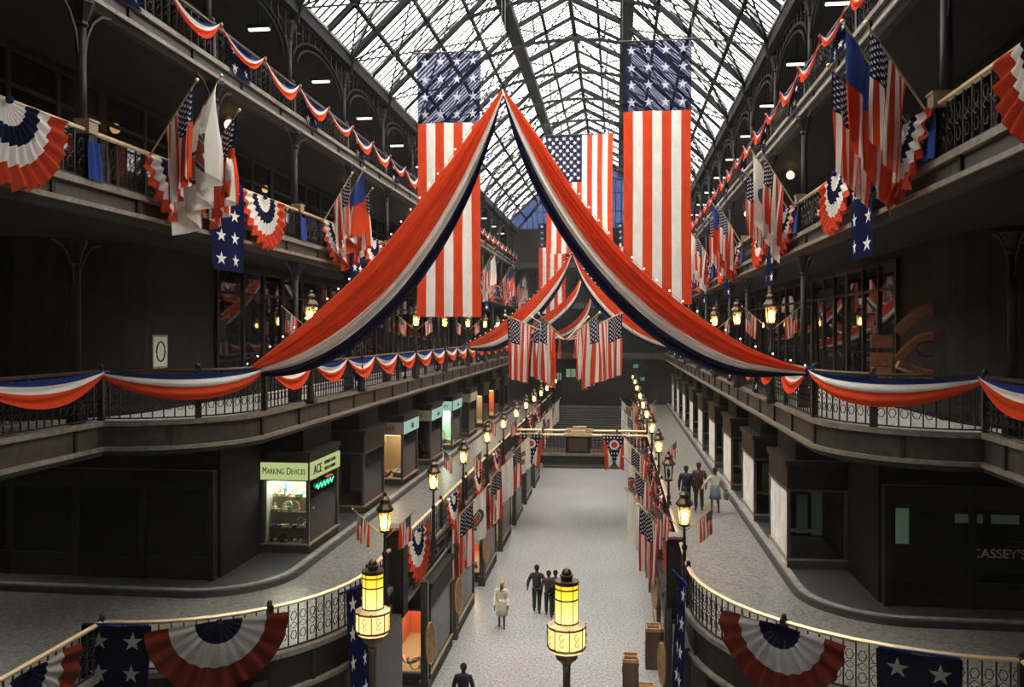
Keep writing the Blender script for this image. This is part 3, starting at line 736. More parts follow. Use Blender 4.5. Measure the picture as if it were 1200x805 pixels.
for s in (-1, 1):
    p = E4[s]; i = 0; y = 13.5 - BAY
    while y < YF - 2.5:
        swag('tricolor swag, %s from the viewer along the %s top gallery' % (nth(i), SIDE[s]), 4, s, p.sy(y), p.sy(y + BAY / 2), 'swags on the top gallery', SW4[i % 3], 2.43, .03); i += 1; y += BAY / 2
    i = 0; y = 13.5 - BAY * .75
    while y < YF - 2.5:
        banner('short starry blue banner under the swags, %s along the %s top gallery' % (nth(i), SIDE[s]), 4, s, p.sy(y), 'starry banners on the top gallery', SB2, (1, 1, .62), -.12, .08); i += 1; y += BAY
    p = E2[s]; i = 0
    a0, a1 = p.l[1], p.l[-2]
    qs = [p.L - 1.5, p.L - 5.5, a1 + 4.2, a1 + .1, a0 + .2]
    y = 22.85 if s < 0 else 23.1
    while y < YF - 3: qs.append(p.sy(y)); y += 3.09
    for a, b in zip(qs, qs[1:]):
        swag('tricolor swag, %s from the viewer along the %s lower gallery' % (nth(i), SIDE[s]), 2, s, b, a, 'swags on the lower gallery', SW2[i % 3], 3.09, .04); i += 1
    i = 0; y = 27.2
    while y < YF - 3:
        banner('small starry blue banner between swags, %s along the %s lower gallery' % (nth(i), SIDE[s]), 2, s, p.sy(y), 'starry banners on the lower gallery', SB2, (.62, 1, .66), -.2, .12); i += 1; y += 6.18
# fans, banners and flags of the walkway rails
for s in (-1, 1):
    p = E1[s]; fi = 0
    a0, a1 = p.l[1], p.l[-2]; ar = a1 - a0
    wide = [a1 + 2.3, a0 + ar * (.66 if s < 0 else .50)]
    for q in wide:
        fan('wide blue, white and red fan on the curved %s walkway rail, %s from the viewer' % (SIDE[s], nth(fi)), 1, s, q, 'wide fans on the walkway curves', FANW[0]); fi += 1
    fi = 0; y = 24.0 if s < 0 else 25.5
    while y < YF - 12:
        if abs(y - 47.5) > 2:
            fan('pleated fan, %s from the corner pier, %s walkway rail' % (nth(fi), SIDE[s]), 1, s, p.sy(y), 'fans on the walkway rails', FANS[fi % 4], 1.1 if fi == 0 else .95); fi += 1
        y += 5.4
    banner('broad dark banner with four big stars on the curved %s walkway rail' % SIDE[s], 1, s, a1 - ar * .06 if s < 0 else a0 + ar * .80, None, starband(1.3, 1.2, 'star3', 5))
    banner('long narrow starry banner hanging by the %s corner pier' % SIDE[s], 1, s, a0 + (1.2 if s < 0 else .9), None, starband(.75, 2.6, 'star', 6), out=.36)
    ni = 0
    for y in (29.2, 36.5, 44, 52, 60, 68):
        x = s * 3.85; z = 3.7
        for j, m in enumerate(('us', 'white' if (ni + (s > 0)) % 2 else 'seal')):
            what = 'large stars and stripes' if m == 'us' else 'large white flag'
            oy = -.3 if m == 'us' else .3
            pole_flag('court_flag', '%s on a slanted pole, %s pair along the %s walkway' % (what, nth(ni), SIDE[s]),
                      (x, y + oy, z), (x - s * (1.05 if m == 'us' else 1.45), y + oy, z + (1.05 if m == 'us' else 1.5)), 1.05 if m == 'us' else 1.0, 2.1 if m == 'us' else 1.7, m, 'slanted flags over the court', ni * 5 + j + 40 * s, .022)
        ni += 1
# the cluster of flags hung in mid court
hub = P(663, 399, 38)
t = thing('flag_hub', 'small hanging hub that holds the five centre flag poles', 'hub', hub)
MB().ball((0, 0, 0), .12, 8).build('boss', 'bronze', t, True); MB().tube([(0, 0, 0), (.0, 0, 25.2 - hub.z)], .012, 3).build('hanging_wire', 'iron', t)
tips = [((593, 370), 38, 'leftmost, its canton at the outer top'), ((624, 372), 40, 'second from the left, half behind its neighbour'), ((632, 368), 36.6, 'third from the left, its pole crossing forward'),
        ((702, 367), 36.6, 'second from the right, narrow and folded'), ((730, 366), 38, 'rightmost, its canton at the outer top'), ((689, 372), 40, 'third from the right, behind the others'),
        ((655, 396), 41, 'small dark one low behind the hub'), ((676, 396), 41.5, 'small dark one right behind the hub')]
for i, ((px, py), d, w_) in enumerate(tips):
    tp = P(px, py, d); small = i > 5
    pole_flag('centre_flag', 'stars and stripes hung over mid court, ' + w_, hub, tp, 1.2 if not small else .5, (2.75, 2.7, 2.75, 2.9, 2.75, 2.6, 1.0, 1.0)[i], 'us', 'flags hung over mid court', i * 3, .03)
# state pennants on the bridge
for i, x in enumerate((-2.55, 1.95)):
    t = thing('swallowtail_flag', 'swallowtail state flag with a red disc, on the %s half of the bridge rail' % ('left', 'right')[i], 'flag', (x, 47.5 - 1.2, 3.95 + 1.02), 'swallowtail flags on the bridge')
    def f(u, v):
        wd = 1.28 - .34 * (1 - v); tail = 1.35 + .55 * (abs(u - .5) * 2) ** .8
        return ((u - .5) * wd, .04 * sin(u * 12 + 2) * (1 - v) - .05, -tail * (1 - v)), (u, 1 - tail / 1.9 * (1 - v))
    MB().grid(f, 20, 14).build('cloth', 'ohio', t, True); MB().tube([(-.66, 0, .03), (.66, 0, .03)], .02, 5).build('top_bar', 'brass', t)

BD = MB().grid(lambda u, v: ((u - .5) * (.34 + .12 * (1 - v)), .035 * sin(u * 14) - .05 * (1 - v), -.62 * (1 - v)), 10, 6).mesh('cloth', 'blue', True)
BT = MB().tube([(-.18, 0, .01), (.18, 0, .01)], .012, 5).mesh('hem', 'blue')
for s in (-1, 1):
    for i, y in enumerate(COLY):
        p, _, n = E3[s].at(E3[s].sy(y)); o = p + n * .12
        t = thing('blue_cloth', 'short blue cloth hung at the %s column along the %s middle gallery rail' % (nth(i), SIDE[s]), 'cloth', (o.x, o.y, 13.78), 'blue cloths on the middle gallery', math.atan2(n.y, n.x) + pi / 2)
        link('cloth', BD, t); link('hem', BT, t)
# ---------------------------------------------------------------- lamp posts
def lamp_proto(H, base_h=.55, lit=True):
    z = H - .95
    ba = MB().box(-.14, .14, -.14, .14, 0, .12).lathe([(.12, .12), (.10, .3), (.06, base_h), (.07, base_h + .05)], 8).mesh('base', 'iron')
    po = MB().lathe([(.05, base_h), (.045, H * .45), (.07, H * .46), (.07, H * .49), (.04, H * .5), (.032, z - .06), (.10, z)], 8).mesh('pole', 'iron', True)
    gl = MB().lathe([(.11, z + .02), (.16, z + .48)], 8).mesh('lamp_glass', 'amber' if lit else 'pane')
    fr = MB().lathe([(.13, z - .02), (.13, z + .03)], 8).lathe([(.18, z + .47), (.19, z + .52)], 8)
    for k in range(4):
        a = pi / 4 + k * pi / 2; fr.tube([(.125 * cos(a), .125 * sin(a), z), (.172 * cos(a), .172 * sin(a), z + .5)], .012, 4)
    ca = MB().lathe([(.22, z + .50), (.21, z + .55), (.12, z + .66), (.12, z + .74), (.14, z + .76), (.07, z + .83)], 8).mesh('lamp_cap', 'bronze')
    fi = MB().ball((0, 0, z + .88), .06, 6).mesh('finial', 'bronze')
    return [('base', ba, None), ('pole', po, None), ('lamp_frame', fr.mesh('lamp_frame', 'iron'), None), ('lamp_glass', gl, None), ('flame', MB().lathe([(.02, z + .06), (.055, z + .16), (.045, z + .30), (.01, z + .38)], 7).mesh('flame', 'flame' if lit else 'iron', True), None), ('lamp_cap', ca, None), ('finial', fi, None)]
LP1, LP1D, LP2 = lamp_proto(2.85), lamp_proto(2.85, lit=False), lamp_proto(3.15)
def small_flag(label, base, tip, seed, group): pole_flag('small_flag', label, base, tip, .42, .62, 'us', group, seed, .012)
for s, xs, Xc in ((-1, (451, 508, 543, 571, 590, 605, 616.5, 626, 634, 641, 646, 651), -5.45), (1, (802, 783.5, 772, 764, 758, 754, 750, 746.5, 744, 742), 1.66)):
    for i, px in enumerate(xs):
        d = Xc * F / ((px - 722) * C_) * C_ if False else Xc / (C_ * (px - 722)) * F
        p = P(px, 500, d); x = -4.02 if s < 0 else 4.02
        x = p.x
        inst(LP1D if (s > 0 and i == 1) else LP1, 'lamp_post', ('unlit' if (s > 0 and i == 1) else 'lit') + ' lantern post, %s from the corner pier along the %s walkway' % (nth(i), SIDE[s]), 'lamp post', (x, p.y, 3.95), 'lamp posts along the walkways')
        if (s < 0 and i in (0, 2, 4, 6)) or (s > 0 and i in (0, 2, 5)):
            for g in ((-1, 1) if not (s > 0 and i == 2) else (1,)):
                b = (x + .05 * g, p.y, 5.72); small_flag('small flag slanting %s from the %s lamp post of the %s walkway' % ('towards the shops' if g == s else 'towards the court', nth(i), SIDE[s]), b, (x + .72 * g, p.y - .1, 6.35), i * 3 + g, 'small flags on lamp posts')
for s, xs, Xc in ((-1, (350, 412, 478, 513, 541, 562, 577), -8.7), (1, (910, 869, 842, 822, 806, 795), 4.4)):
    for i, px in enumerate(xs):
        d = Xc / (C_ * (px - 722)) * F; p = P(px, 380, d); x = s * 6.3
        inst(LP2, 'lamp_post', 'lit lantern post, %s along the %s lower gallery rail' % (nth(i), SIDE[s]), 'lamp post', (x, p.y, 8.6), 'lamp posts along the lower galleries')
        if i in (0, 2, 4):
            for g in (-1, 1):
                small_flag('small flag slanting %s from the %s lamp post, %s lower gallery' % ('to the shops' if g == s else 'to the court', nth(i), SIDE[s]), (x + .05 * g, p.y, 10.65), (x + .75 * g, p.y - .1, 11.25), i * 3 + g, 'small flags on gallery lamp posts')
# wall lamps behind the glass and pendant bulbs under the top gallery
def bulb_proto():
    return [('rose', MB().lathe([(.16, 0), (.10, -.08), (.05, -.14)], 8).mesh('rose', 'bronze'), None), ('bulb', MB().ball((0, 0, -.27), .14, 8).mesh('bulb', 'bulb', True), None)]
BP = bulb_proto()
for s in (-1, 1):
    for i in range(6):
        y = (21.5 if s < 0 else 20.9) + 9.9 * i
        inst(BP, 'ceiling_bulb', 'glowing round ceiling bulb, %s under the %s top gallery' % (nth(i), SIDE[s]), 'lamp', (s * 8.1, y, 16.32), 'round bulbs under the top gallery')
TP = [('housing', MB().box(-.34, .34, -.08, .08, 0, .10).mesh('housing', 'steel'), None), ('tube', MB().box(-.28, .28, -.05, .05, -.05, 0).mesh('tube', 'tube'), None),
      ('hanger', MB().box(-.02, .02, -.02, .02, .1, 1.0).mesh('hanger', 'steel'), None)]
for s in (-1, 1):
    for i in range(11):
        inst(TP, 'fluorescent_light', 'short fluorescent light, %s along the %s top gallery ceiling' % (nth(i), SIDE[s]), 'lamp', (s * 7.5, 22.0 + BAY * i - BAY * (s > 0) * 0, 18.75), 'fluorescent lights of the top gallery')
# the two big lanterns near the viewer
def lantern(label, px, py_top, d, sc, tilt=None):
    top = P(px, py_top, d); zb = 2.0
    t = thing('newel_lantern', label, 'lantern', (top.x, top.y, zb), 'big lanterns')
    H = top.z - zb; k = sc
    def L(prof, n, name, m, par=t, sm=False): return MB().lathe([(r * k, H - z * k) for r, z in prof], n).build(name, m, par, sm)
    L([(.06, 1.34), (.055, 1.6), (.05, (H / k) * .6), (.07, H / k)], 10, 'pole', 'bronze', sm=True)
    L([(.13, 1.24), (.17, 1.20), (.16, 1.28), (.07, 1.36), (.06, 1.4)][1:], 12, 'cup', 'bronze')
    bowl = L([(.27, .80), (.275, 1.06), (.24, 1.17), (.15, 1.20)], 12, 'lantern_bowl', 'big2')
    fr = MB()
    for z, r in ((.80, .28), (1.10, .28)): fr.lathe([(r * k, H - z * k), (r * k + .012, H - (z + .015) * k), (r * k, H - (z + .03) * k)], 12)
    for j in range(8):
        a = j * pi / 4 + .2; fr.tube([(.283 * k * cos(a), .283 * k * sin(a), H - .78 * k), (.283 * k * cos(a), .283 * k * sin(a), H - 1.08 * k), (.17 * k * cos(a), .17 * k * sin(a), H - 1.2 * k)], .009, 4)
        for hh, rr in ((.90, .05), (1.0, .04)):
            fr.tube([(.29 * k * cos(a + .39 + rr * 2.6 * cos(q * pi / 3)), .29 * k * sin(a + .39 + rr * 2.6 * cos(q * pi / 3)), H - (hh + rr * sin(q * pi / 3)) * k) for q in range(6)], .006, 3)
    fr.build('filigree', 'bronze', bowl)
    L([(.285, .795), (.19, .76), (.17, .77), (.27, .81)], 12, 'bowl_rim', 'brass')
    gl = L([(.165, .18), (.165, .77)], 16, 'lantern_glass', 'big', sm=True)
    f2 = MB()
    for z in (.18, .25, .40, .74): f2.lathe([(.17 * k, H - z * k), (.178 * k, H - (z + .012) * k), (.17 * k, H - (z + .024) * k)], 16)
    for j in range(6):
        a = j * pi / 3 + .1; f2.tube([(.17 * k * cos(a), .17 * k * sin(a), H - .77 * k), (.17 * k * cos(a), .17 * k * sin(a), H - .14 * k)], .007, 4)
    f2.build('glazing_bars', 'bronze', gl)
    L([(.18, .15), (.18, .19), (.10, .20), (.09, .15)], 12, 'crown', 'bronze')
    L([(.085, .22), (.085, .10), (.10, .085), (.10, .07), (.05, .06)], 10, 'neck', 'bronze')
    MB().ball((0, 0, H - .045 * k), .075 * k, 8).build('finial', 'bronze', t, True)
lantern('big yellow glass lantern on a bronze pole, in front of the court floor', 664, 668, 13.2, 1.06)
lantern('big yellow glass lantern on a bronze pole, before the curved left walkway rail', 437, 657, 13.6, .99)
# dark piers at the corners of the walkway rails
for s, px, py, d in ((-1, 465, 617, 22.3), (1, 791, 627, 23.0)):
    p = P(px, py, d)
    t = thing('rail_pier', 'dark box pier with pale top where the %s walkway rail starts to curve' % SIDE[s], 'pier', (p.x, p.y, 3.2))
    h = p.z - 3.2
    MB().box(-.24, .24, -.24, .24, 0, h - .05).build('body', 'wood', t); MB().box(-.27, .27, -.27, .27, h - .05, h + .02).build('top', 'lip', t)
    MB().box(-.17, .17, -.26, -.235, .25, h - .25).build('panel', 'dark', t)

# ---------------------------------------------------------------- shops of the walkway
def text(body, size, m, parent, loc, rot, name='lettering', ext=.008, sx=1):
    c = bpy.data.curves.new(name, 'FONT'); c.body = body; c.size = size; c.extrude = ext; c.align_x = 'CENTER'; c.align_y = 'CENTER'
    c.materials.append(M[m]); o = bpy.data.objects.new(name, c); C.objects.link(o)
    me = bpy.data.meshes.new_from_object(o.evaluated_get(bpy.context.evaluated_depsgraph_get())); bpy.data.objects.remove(o)
    o = link(name, me, parent, loc); o.rotation_euler = rot; o.scale = (sx, 1, 1); return o
ndoor = 0
def shop_bay(s, y0, y1, i, xf, xw, lit=None, signs=None, side_pale=False, z=3.95, label=None, group='shop bays on the walkways'):
    t = thing('shop_bay', label or 'dark wood shop bay, %s from the near end of the %s walkway' % (nth(i), SIDE[s]), 'shop window', (s * xf, y0, z), group)
    W, D = xw - xf, y1 - y0                  # local frame: +x away from the court (times s), +y along the hall
    X = lambda a: s * a
    def bx(name, m, *b, par=t): return MB().box(X(b[0]), X(b[1]), *b[2:]).build(name, m, par)
    bx('stall_riser', 'pale' if side_pale else 'wood', 0, .05, .05, D, .0, .38); bx('stall_riser', 'frame', 0, W, 0, .05, 0, .38)
    bx('sill', 'lip' if side_pale else 'shelf', -.03, W, -.03, D, .38, .43)
    for a, b in ((0, 0), (0, D - .09), (W - .09, 0)): bx('corner_post', 'frame', a, a + .09, b, b + .09, .38, 2.26)
    if not side_pale: bx('window_glass', 'pane', .04, .055, .09, D - .09, .43, 2.26)
    bx('window_glass', 'pane', .09, W - .09, .04, .055, .43, 2.26)
    bx('fascia_board', 'frame', -.02, W, -.02, D, 2.26, 2.32); bx('roof', 'wood', 0, W, 0, D, 2.32, 2.95); bx('cornice', 'dark', -.06, W, -.06, D + .05, 2.95, 3.1)
    bx('soffit_above', 'wall', .25, W, .2, D, 3.1, 4.1 if z > 1 else 3.42)
    bx('display_floor', 'shelf', .06, W, .06, D, .37, .41); 
    if lit:
        bm_, st = lit
        bx('back_panel', bm_, W - .12, W - .08, .1, D - .1, .41, 2.26); bx('back_panel', bm_, .1, W, D - .14, D - .1, .41, 2.26)
        bx('window_light', st, .2, W - .2, .25, D - .3, 2.22, 2.255)
    else:
        bx('back_panel', 'wood', W - .12, W - .08, .1, D - .1, .41, 2.26); bx('back_panel', 'wood', .1, W, D - .14, D - .1, .41, 2.26)
    if side_pale: bx('blind', 'blind', .03, .05, .1, D - .1, .43, 2.26)
    if signs:
        for k, (body, m, size) in enumerate(signs):
            if k == 0:
                bx('sign_board', m, .02, W, -.06, -.02, 2.30, 2.80)
                if body: text(body, size, 'ink', t, (X(W / 2), -.075, 2.54), (pi / 2, 0, 0))
            else:
                bx('sign_board', m, -.06, -.02, .02, D - .05, 2.30, 2.80)
                if body: text(body, size, 'ink', t, (X(-.075), D * .5, 2.54), (pi / 2, 0, pi / 2 if s < 0 else -pi / 2), sx=1)
    return t
LB = [24.0, 29.5, 35.1, 40.6, 46.0, 51.5, 57, 62.5, 68]
sg = {0: (('', 'sign', .20), ('', 'sign', .3)), 2: (('rowell', 'signd', .30), ('Gift', 'signw', .34)), 3: (('shoes', 'signd', .26), ('card', 'signw', .3)), 4: (('CAB INN', 'signw', .24), ('inn', 'signw', .3)), 5: (('', 'signd', .2), ('', 'signd', .2))}
lt_ = {0: ('back', 'strip'), 2: ('shelf', 'stripw'), 4: ('mint', 'strip'), 6: ('shelf', 'stripw'), 7: ('redback', 'stripw')}
for i, y in enumerate(LB):
    t = shop_bay(-1, y, y + 2.7, i, 6.85, 8.3, lt_.get(i), sg.get(i), label='shop bay with the lit MARKING DEVICES sign and crowded display' if i == 0 else None)
    if i == 0:
        xx = -1.38
        for wd, sz, gap in (('M', .20, .02), ('ARKING', .15, .08), ('D', .20, .02), ('EVICES', .15, 0)):
            o = text(wd, sz, 'ink', t, (0, -.075, 2.54 + (sz - .15) * .3), (pi / 2, 0, 0)); o.scale = (.95, 1.5, 1); w2 = o.dimensions.x * .95 if o.dimensions.x else .1
            xs_ = [v.co.x for v in o.data.vertices]; w2 = (max(xs_) - min(xs_)) * .95; o.location.x = xx + w2 / 2; xx += w2 + gap
        text('ACE', .38, 'ink', t, (.075, .55, 2.54), (pi / 2, 0, pi / 2)); text('RUBBER STAMP', .15, 'ink', t, (.075, 1.65, 2.64), (pi / 2, 0, pi / 2)); text('SEALS & MARKS', .15, 'ink', t, (.075, 1.65, 2.45), (pi / 2, 0, pi / 2))
        nz = MB(); nz.tube([(.0, .6 + .1 * k, 1.98 + .09 * sin(k * 2.1)) for k in range(17)], .016, 5); nz.build('neon_script', 'neon', t)
        MB().tube([(.0, 1.5 + .1 * k, 2.14 + .03 * sin(k * 2)) for k in range(7)], .014, 5).build('neon_script', 'neonred', t)
RB = [24.1, 29.8, 35.6, 41.4, 47.2, 53, 58.8, 64.6, 70.4]
for i, y in enumerate(RB):
    t = shop_bay(1, y, y + 2.8, i, 6.7, 8.3, ('mint', 'tube') if 0 else None, None, True)
    # pale green inner panels
    MB().box(.45, .75, 1.0, 1.03, .9, 2.0).build('mint_panel', 'mint', t); MB().box(.9, 1.2, 1.2, 1.23, .8, 2.28).build('mint_panel', 'mint', t); MB().box(.1, 1.0, .7, .9, 1.0, 1.06).build('shelf', 'pale', t)
# recessed doors between the bays
for s, ysb, L in ((-1, LB, 2.7), (1, RB, 2.8)):
    for a, b in zip(ysb, ysb[1:]):
        ndoor += 1; r = struct('door_%d' % ndoor, 'recessed dark shop door on the %s walkway' % SIDE[s]); r.location = (s * 8.25, a + L, 3.95); W = b - a - L
        f = MB(); f.box(-.08, .04, .2, .35, 0, 2.7).box(-.08, .04, W - .35, W - .2, 0, 2.7).box(-.08, .04, .2, W - .2, 2.1, 2.2).box(-.08, .04, .2, W - .2, 2.6, 2.75); f.build('door_frame', 'wood', r)
        MB().box(-.03, .0, .35, W - .35, .5, 2.1).build('pane', 'darkpane', r); MB().box(-.04, .02, .35, W - .35, 0, .5).build('kick_panel', 'wood', r); MB().box(-.03, 0, .35, W - .35, 2.2, 2.6).build('transom', 'darkpane', r)
        MB().tube([(-s * .1, W * .55, .95), (-s * .1, W * .55, 1.35)], .02, 5).build('door_handle', 'brass', r)
# corner shops facing the viewer at the near end
for s in (-1, 1):
    t = thing('corner_shop', 'dark corner shop front facing the viewer at the %s near end' % SIDE[s], 'shop window', (s * 8.0, 21.2, 3.95))
    X = lambda a: s * a
    for k in range(4):
        a = .35 + k * 1.9
        MB().box(X(a), X(a + .16), -.12, .12, .1, 3.0).build('post', 'wood', t); MB().box(X(a + .16), X(a + 1.9), -.06, .02, .1, .75).build('stall_riser', 'wood', t)
        MB().box(X(a + .16), X(a + 1.9), -.02, -.005, .75, 2.5).build('pane', 'darkpane', t); MB().box(X(a + .16), X(a + 1.9), -.09, .05, 2.5, 3.0).build('header', 'wood', t)
    if s > 0:
        MB().box(.62, .92, -.045, -.03, 1.62, 2.46).build('mint_panel', 'mint', t)
        for a in (1.95, 2.75): MB().box(a, a + .62, -.05, -.035, 2.15, 2.36).build('mint_panel', 'mint', t)
        MB().box(2.2, 3.6, -.08, -.04, 1.0, 1.75).build('sign_board', 'wood', t); text("CASSEY'S", .30, 'signd', t, (2.9, -.09, 1.45), (pi / 2, 0, 0))
# the crowded display under the lit sign
dp = [MB().tube([(0, 0, 0), (.10, .02, .05), (.2, 0, .10)], .022, 5), MB().ball((0, 0, .05), .06, 6), MB().box(-.09, .09, -.05, .05, 0, .07), MB().lathe([(.05, 0), (.05, .12), (.02, .14), (.03, .2)], 7), MB().tube([(.12 * cos(a * pi / 5), 0, .13 + .12 * sin(a * pi / 5)) for a in range(11)], .014, 4)]
dp = [[m.mesh('%s_%d' % (n_, j), p) for j, p in enumerate(PAL)] for n_, m in zip(('handled stamp', 'ball', 'little box', 'bottle', 'ring'), dp)]
CN = ('cream', 'red', 'blue', 'ochre', 'black', 'green', 'white', 'brown')
def what(o): n_, j = o.data.name.split('.')[0].rsplit('_', 1); return CN[int(j)] + ' ' + n_
rg = random.Random(3)
for k in range(70):
    a = rg.random(); row = rg.randrange(4); x = -8.1 + a * 1.15; y = 24.16 + row * .14; zz = 3.95 + .41 + row * .43 + (.0 if row else 0) 
    if k >= 54: x = -7.0; y = 24.5 + rg.random() * 1.9; zz = 4.36; x = -7.0 - rg.random() * .25
    o = link('display_item', rg.choice(rg.choice(dp)), None, (x, y, zz), rg.random() * 6); o.scale = (1.25,) * 3
    tag(o, '%s %s under the MARKING DEVICES sign' % (what(o), ('on the %s step of the stand' % nth(row)) if k < 54 else 'on the floor by the side glass'), 'novelty', 'novelties in the lit window')
for i, y, n in ((2, 35.1, 8), (3, 40.6, 5), (4, 46.0, 6)):
    for k in range(n):
        o = link('display_item', rg.choice(rg.choice(dp)), None, (-8.1 + 1.15 * (k + rg.random() * .5) / n, y + .3 + rg.random() * .5, 4.36), rg.random() * 6); o.scale = (2.2, 2.2, 3.2)
        tag(o, '%s in the window of the %s shop bay, left walkway' % (what(o), nth(i)), 'ware', 'wares in the walkway windows')
t = thing('display_stand', 'stepped display stand in the window under the MARKING DEVICES sign', 'stand', (-7.55, 24.2, 4.36))
for r in range(1, 4): MB().box(-.62, .62, r * .14 - .07, .62, (r - 1) * .43, r * .43 - .005).build('step', 'shelf', t)
for k in range(3): MB().box(-.55 + k * .2, -.45 + k * .2, .5, .53, 1.18, 1.68).build('strip_panel', PAL[2] if k % 2 else PAL[6], t)

# ---------------------------------------------------------------- shops of the ground floor under the walkways
UL = [(24.9, 'redback', 'stripw'), (29.4, 'back', 'strip'), (35.6, 'redback', 'stripw'), (41.2, 'shelf', 'stripw'), (46.8, 'back', 'strip'), (52.4, 'shelf', 'stripw'), (58, 'redback', 'stripw')]
for s in (-1, 1):
    tag(MB().box(s * 5.0, s * 5.2, 12, YF, 0, 3.5).build('wall_court_%s' % SIDE[s], 'dark'), 'dark shop wall of the court under the %s walkway' % SIDE[s], kind='structure')
    m = MB(); EDGE[1][s].sweep(m, rect(-.55, -.35, 0, 3.3), EDGE[1][s].l[1] + .4); tag(m.build('wall_curve_%s' % SIDE[s], 'dark'), 'curved dark wall under the %s walkway end' % SIDE[s], kind='structure')
    tag(MB().box(s * 3.45, s * 3.75, 19 if s < 0 else 20, 21.6, 0, 3.3).build('wall_pier_%s' % SIDE[s], 'frame'), 'pier under the corner of the %s walkway' % SIDE[s], kind='structure')
    for i, (y, bk, st) in enumerate(UL):
        shop_bay(s, y, y + 3.4, i, 3.42, 4.95, (bk, st) if s < 0 or i > 4 else None, None, False, 0, 'shop bay at court level, %s from the near end under the %s walkway' % (nth(i), SIDE[s]), 'shop bays of the court')
        t = struct('column', 'square pier between the court shops'); t.location = (s * 3.5, y - .45, 0); MB().box(-.1, .1, -.1, .1, 0, 3.3).build('shaft', 'frame', t); MB().box(-.14, .14, -.14, .14, 0, .4).build('base', 'frame', t)
    rg = random.Random(11 + s)
    for i in range(0 if s < 0 else 9, 5 if s < 0 else 9):
        y = UL[i][0]
        for k in range(9):
            o = link('display_item', rg.choice(rg.choice(dp)), None, (-4.75 + 1.2 * (k + rg.random() * .6) / 9, y + .25 + rg.random() * .7, .41), rg.random() * 6); o.scale = (1.5,) * 3
            tag(o, '%s on the display floor of the %s court shop bay' % (what(o), nth(i)), 'ware', 'wares in the court windows')
    # panelled face above the shops
    t = struct('trim_%d' % (20 + s), 'framed panels above the court shops')
    for k in range(24):
        y = 21.5 + k * 2.35
        if y > YF - 8: break
        f = MB(); x0 = s * 3.70
        f.box(x0, x0 - s * .06, y, y + .10, 3.24, 3.9); f.box(x0, x0 - s * .05, y + .35, y + 2.1, 3.36, 3.42).box(x0, x0 - s * .05, y + .35, y + 2.1, 3.7, 3.76).box(x0, x0 - s * .05, y + .35, y + .41, 3.36, 3.76).box(x0, x0 - s * .05, y + 2.04, y + 2.1, 3.36, 3.76)
        f.build('panel_frame', 'fascia', t)
# round boards hung out on the court shop piers
for i, (s, y, z) in enumerate(((-1, 28.95, 1.5), (-1, 24.45, 1.5), (-1, 35.15, 1.6), (1, 28.95, 1.9), (1, 35.15, 2.1), (1, 24.45, 1.2))):
    t = thing('round_board', 'brown oval board hung out from the %s court wall, %s from the near end' % (SIDE[s], ('second', 'first', 'third', 'second', 'third', 'first')[i]), 'board', (s * 3.35, y, z), 'oval boards on the court walls')
    t.rotation_euler = (0, 0, .35 * s)
    MB().add([(q * .03, .26 * cos(k * pi / 10), .62 * sin(k * pi / 10)) for q in (-1, 1) for k in range(20)], [tuple(range(20)), tuple(range(20, 40))] + [(k, (k + 1) % 20, 20 + (k + 1) % 20, 20 + k) for k in range(20)]).build('board', 'oval', t)
    MB().tube([(.035 * (-s), .25 * cos(k * pi / 10), .61 * sin(k * pi / 10)) for k in range(21)], .02, 4).build('rim', 'tray', t)
    MB().tube([(0, 0, .62), (s * .32, .0, .75)], .02, 4).build('bracket', 'iron', t)

# ---------------------------------------------------------------- stacked wooden trays
def tray_parts(W, D, H):
    fr = MB().box(-W / 2, W / 2, -D / 2, -D / 2 + .05, 0, H).box(-W / 2, W / 2, D / 2 - .05, D / 2, 0, H).box(-W / 2, -W / 2 + .04, -D / 2, D / 2, 0, H).box(W / 2 - .04, W / 2, -D / 2, D / 2, 0, H)
    return fr, MB().box(-W / 2, W / 2, -.025, .025, H * .4, H * .95), MB().box(-W / 2 + .04, W / 2 - .04, -D / 2 + .05, D / 2 - .05, .005, .02)
def stack(px, py, d, n, which):
    a = P(px, py, d); x, y = a.x, a.y; W, D, H = .46, .62, .095
    fr, br_, bt = tray_parts(W, D, H); fm = {m: (fr.mesh('frame', m), br_.mesh('middle_bar', m), bt.mesh('bottom', 'traydark')) for m in ('tray', 'traydark')}
    rg = random.Random(n)
    for k in range(n):
        m = 'tray' if k == n - 1 else 'traydark'; mm = fm[m]
        lab = 'topmost pale wooden tray of the %s stack on the court floor' % which if k == n - 1 else 'dark wooden tray in the %s stack on the court floor, %s from the bottom' % (which, nth(k))
        t = thing('wooden_tray', lab, 'tray', (x + rg.uniform(-.012, .012), y + rg.uniform(-.012, .012), k * (H + .004) + .001), 'stacked wooden trays', rg.uniform(-.03, .03))
        link('frame', mm[0], t); link('middle_bar', mm[1], t); link('bottom', mm[2], t)
stack(765, 778, 27.0, 13, 'farther'); stack(739, 815, 25.0, 11, 'nearer')
for k, (px, py, d, zz) in enumerate(((757, 800, 25.4, 0), (752, 812, 24.9, 0))):
    a = P(px, py, d); fr, br_, bt = tray_parts(.5, .34, .09)
    t = thing('wooden_tray', ('loose pale wooden tray lying between the two stacks', 'second loose pale tray beside the nearer stack')[k], 'tray', (a.x, a.y, 0)); fr.build('frame', 'tray', t); br_.build('middle_bar', 'tray', t); bt.build('bottom', 'tray', t)

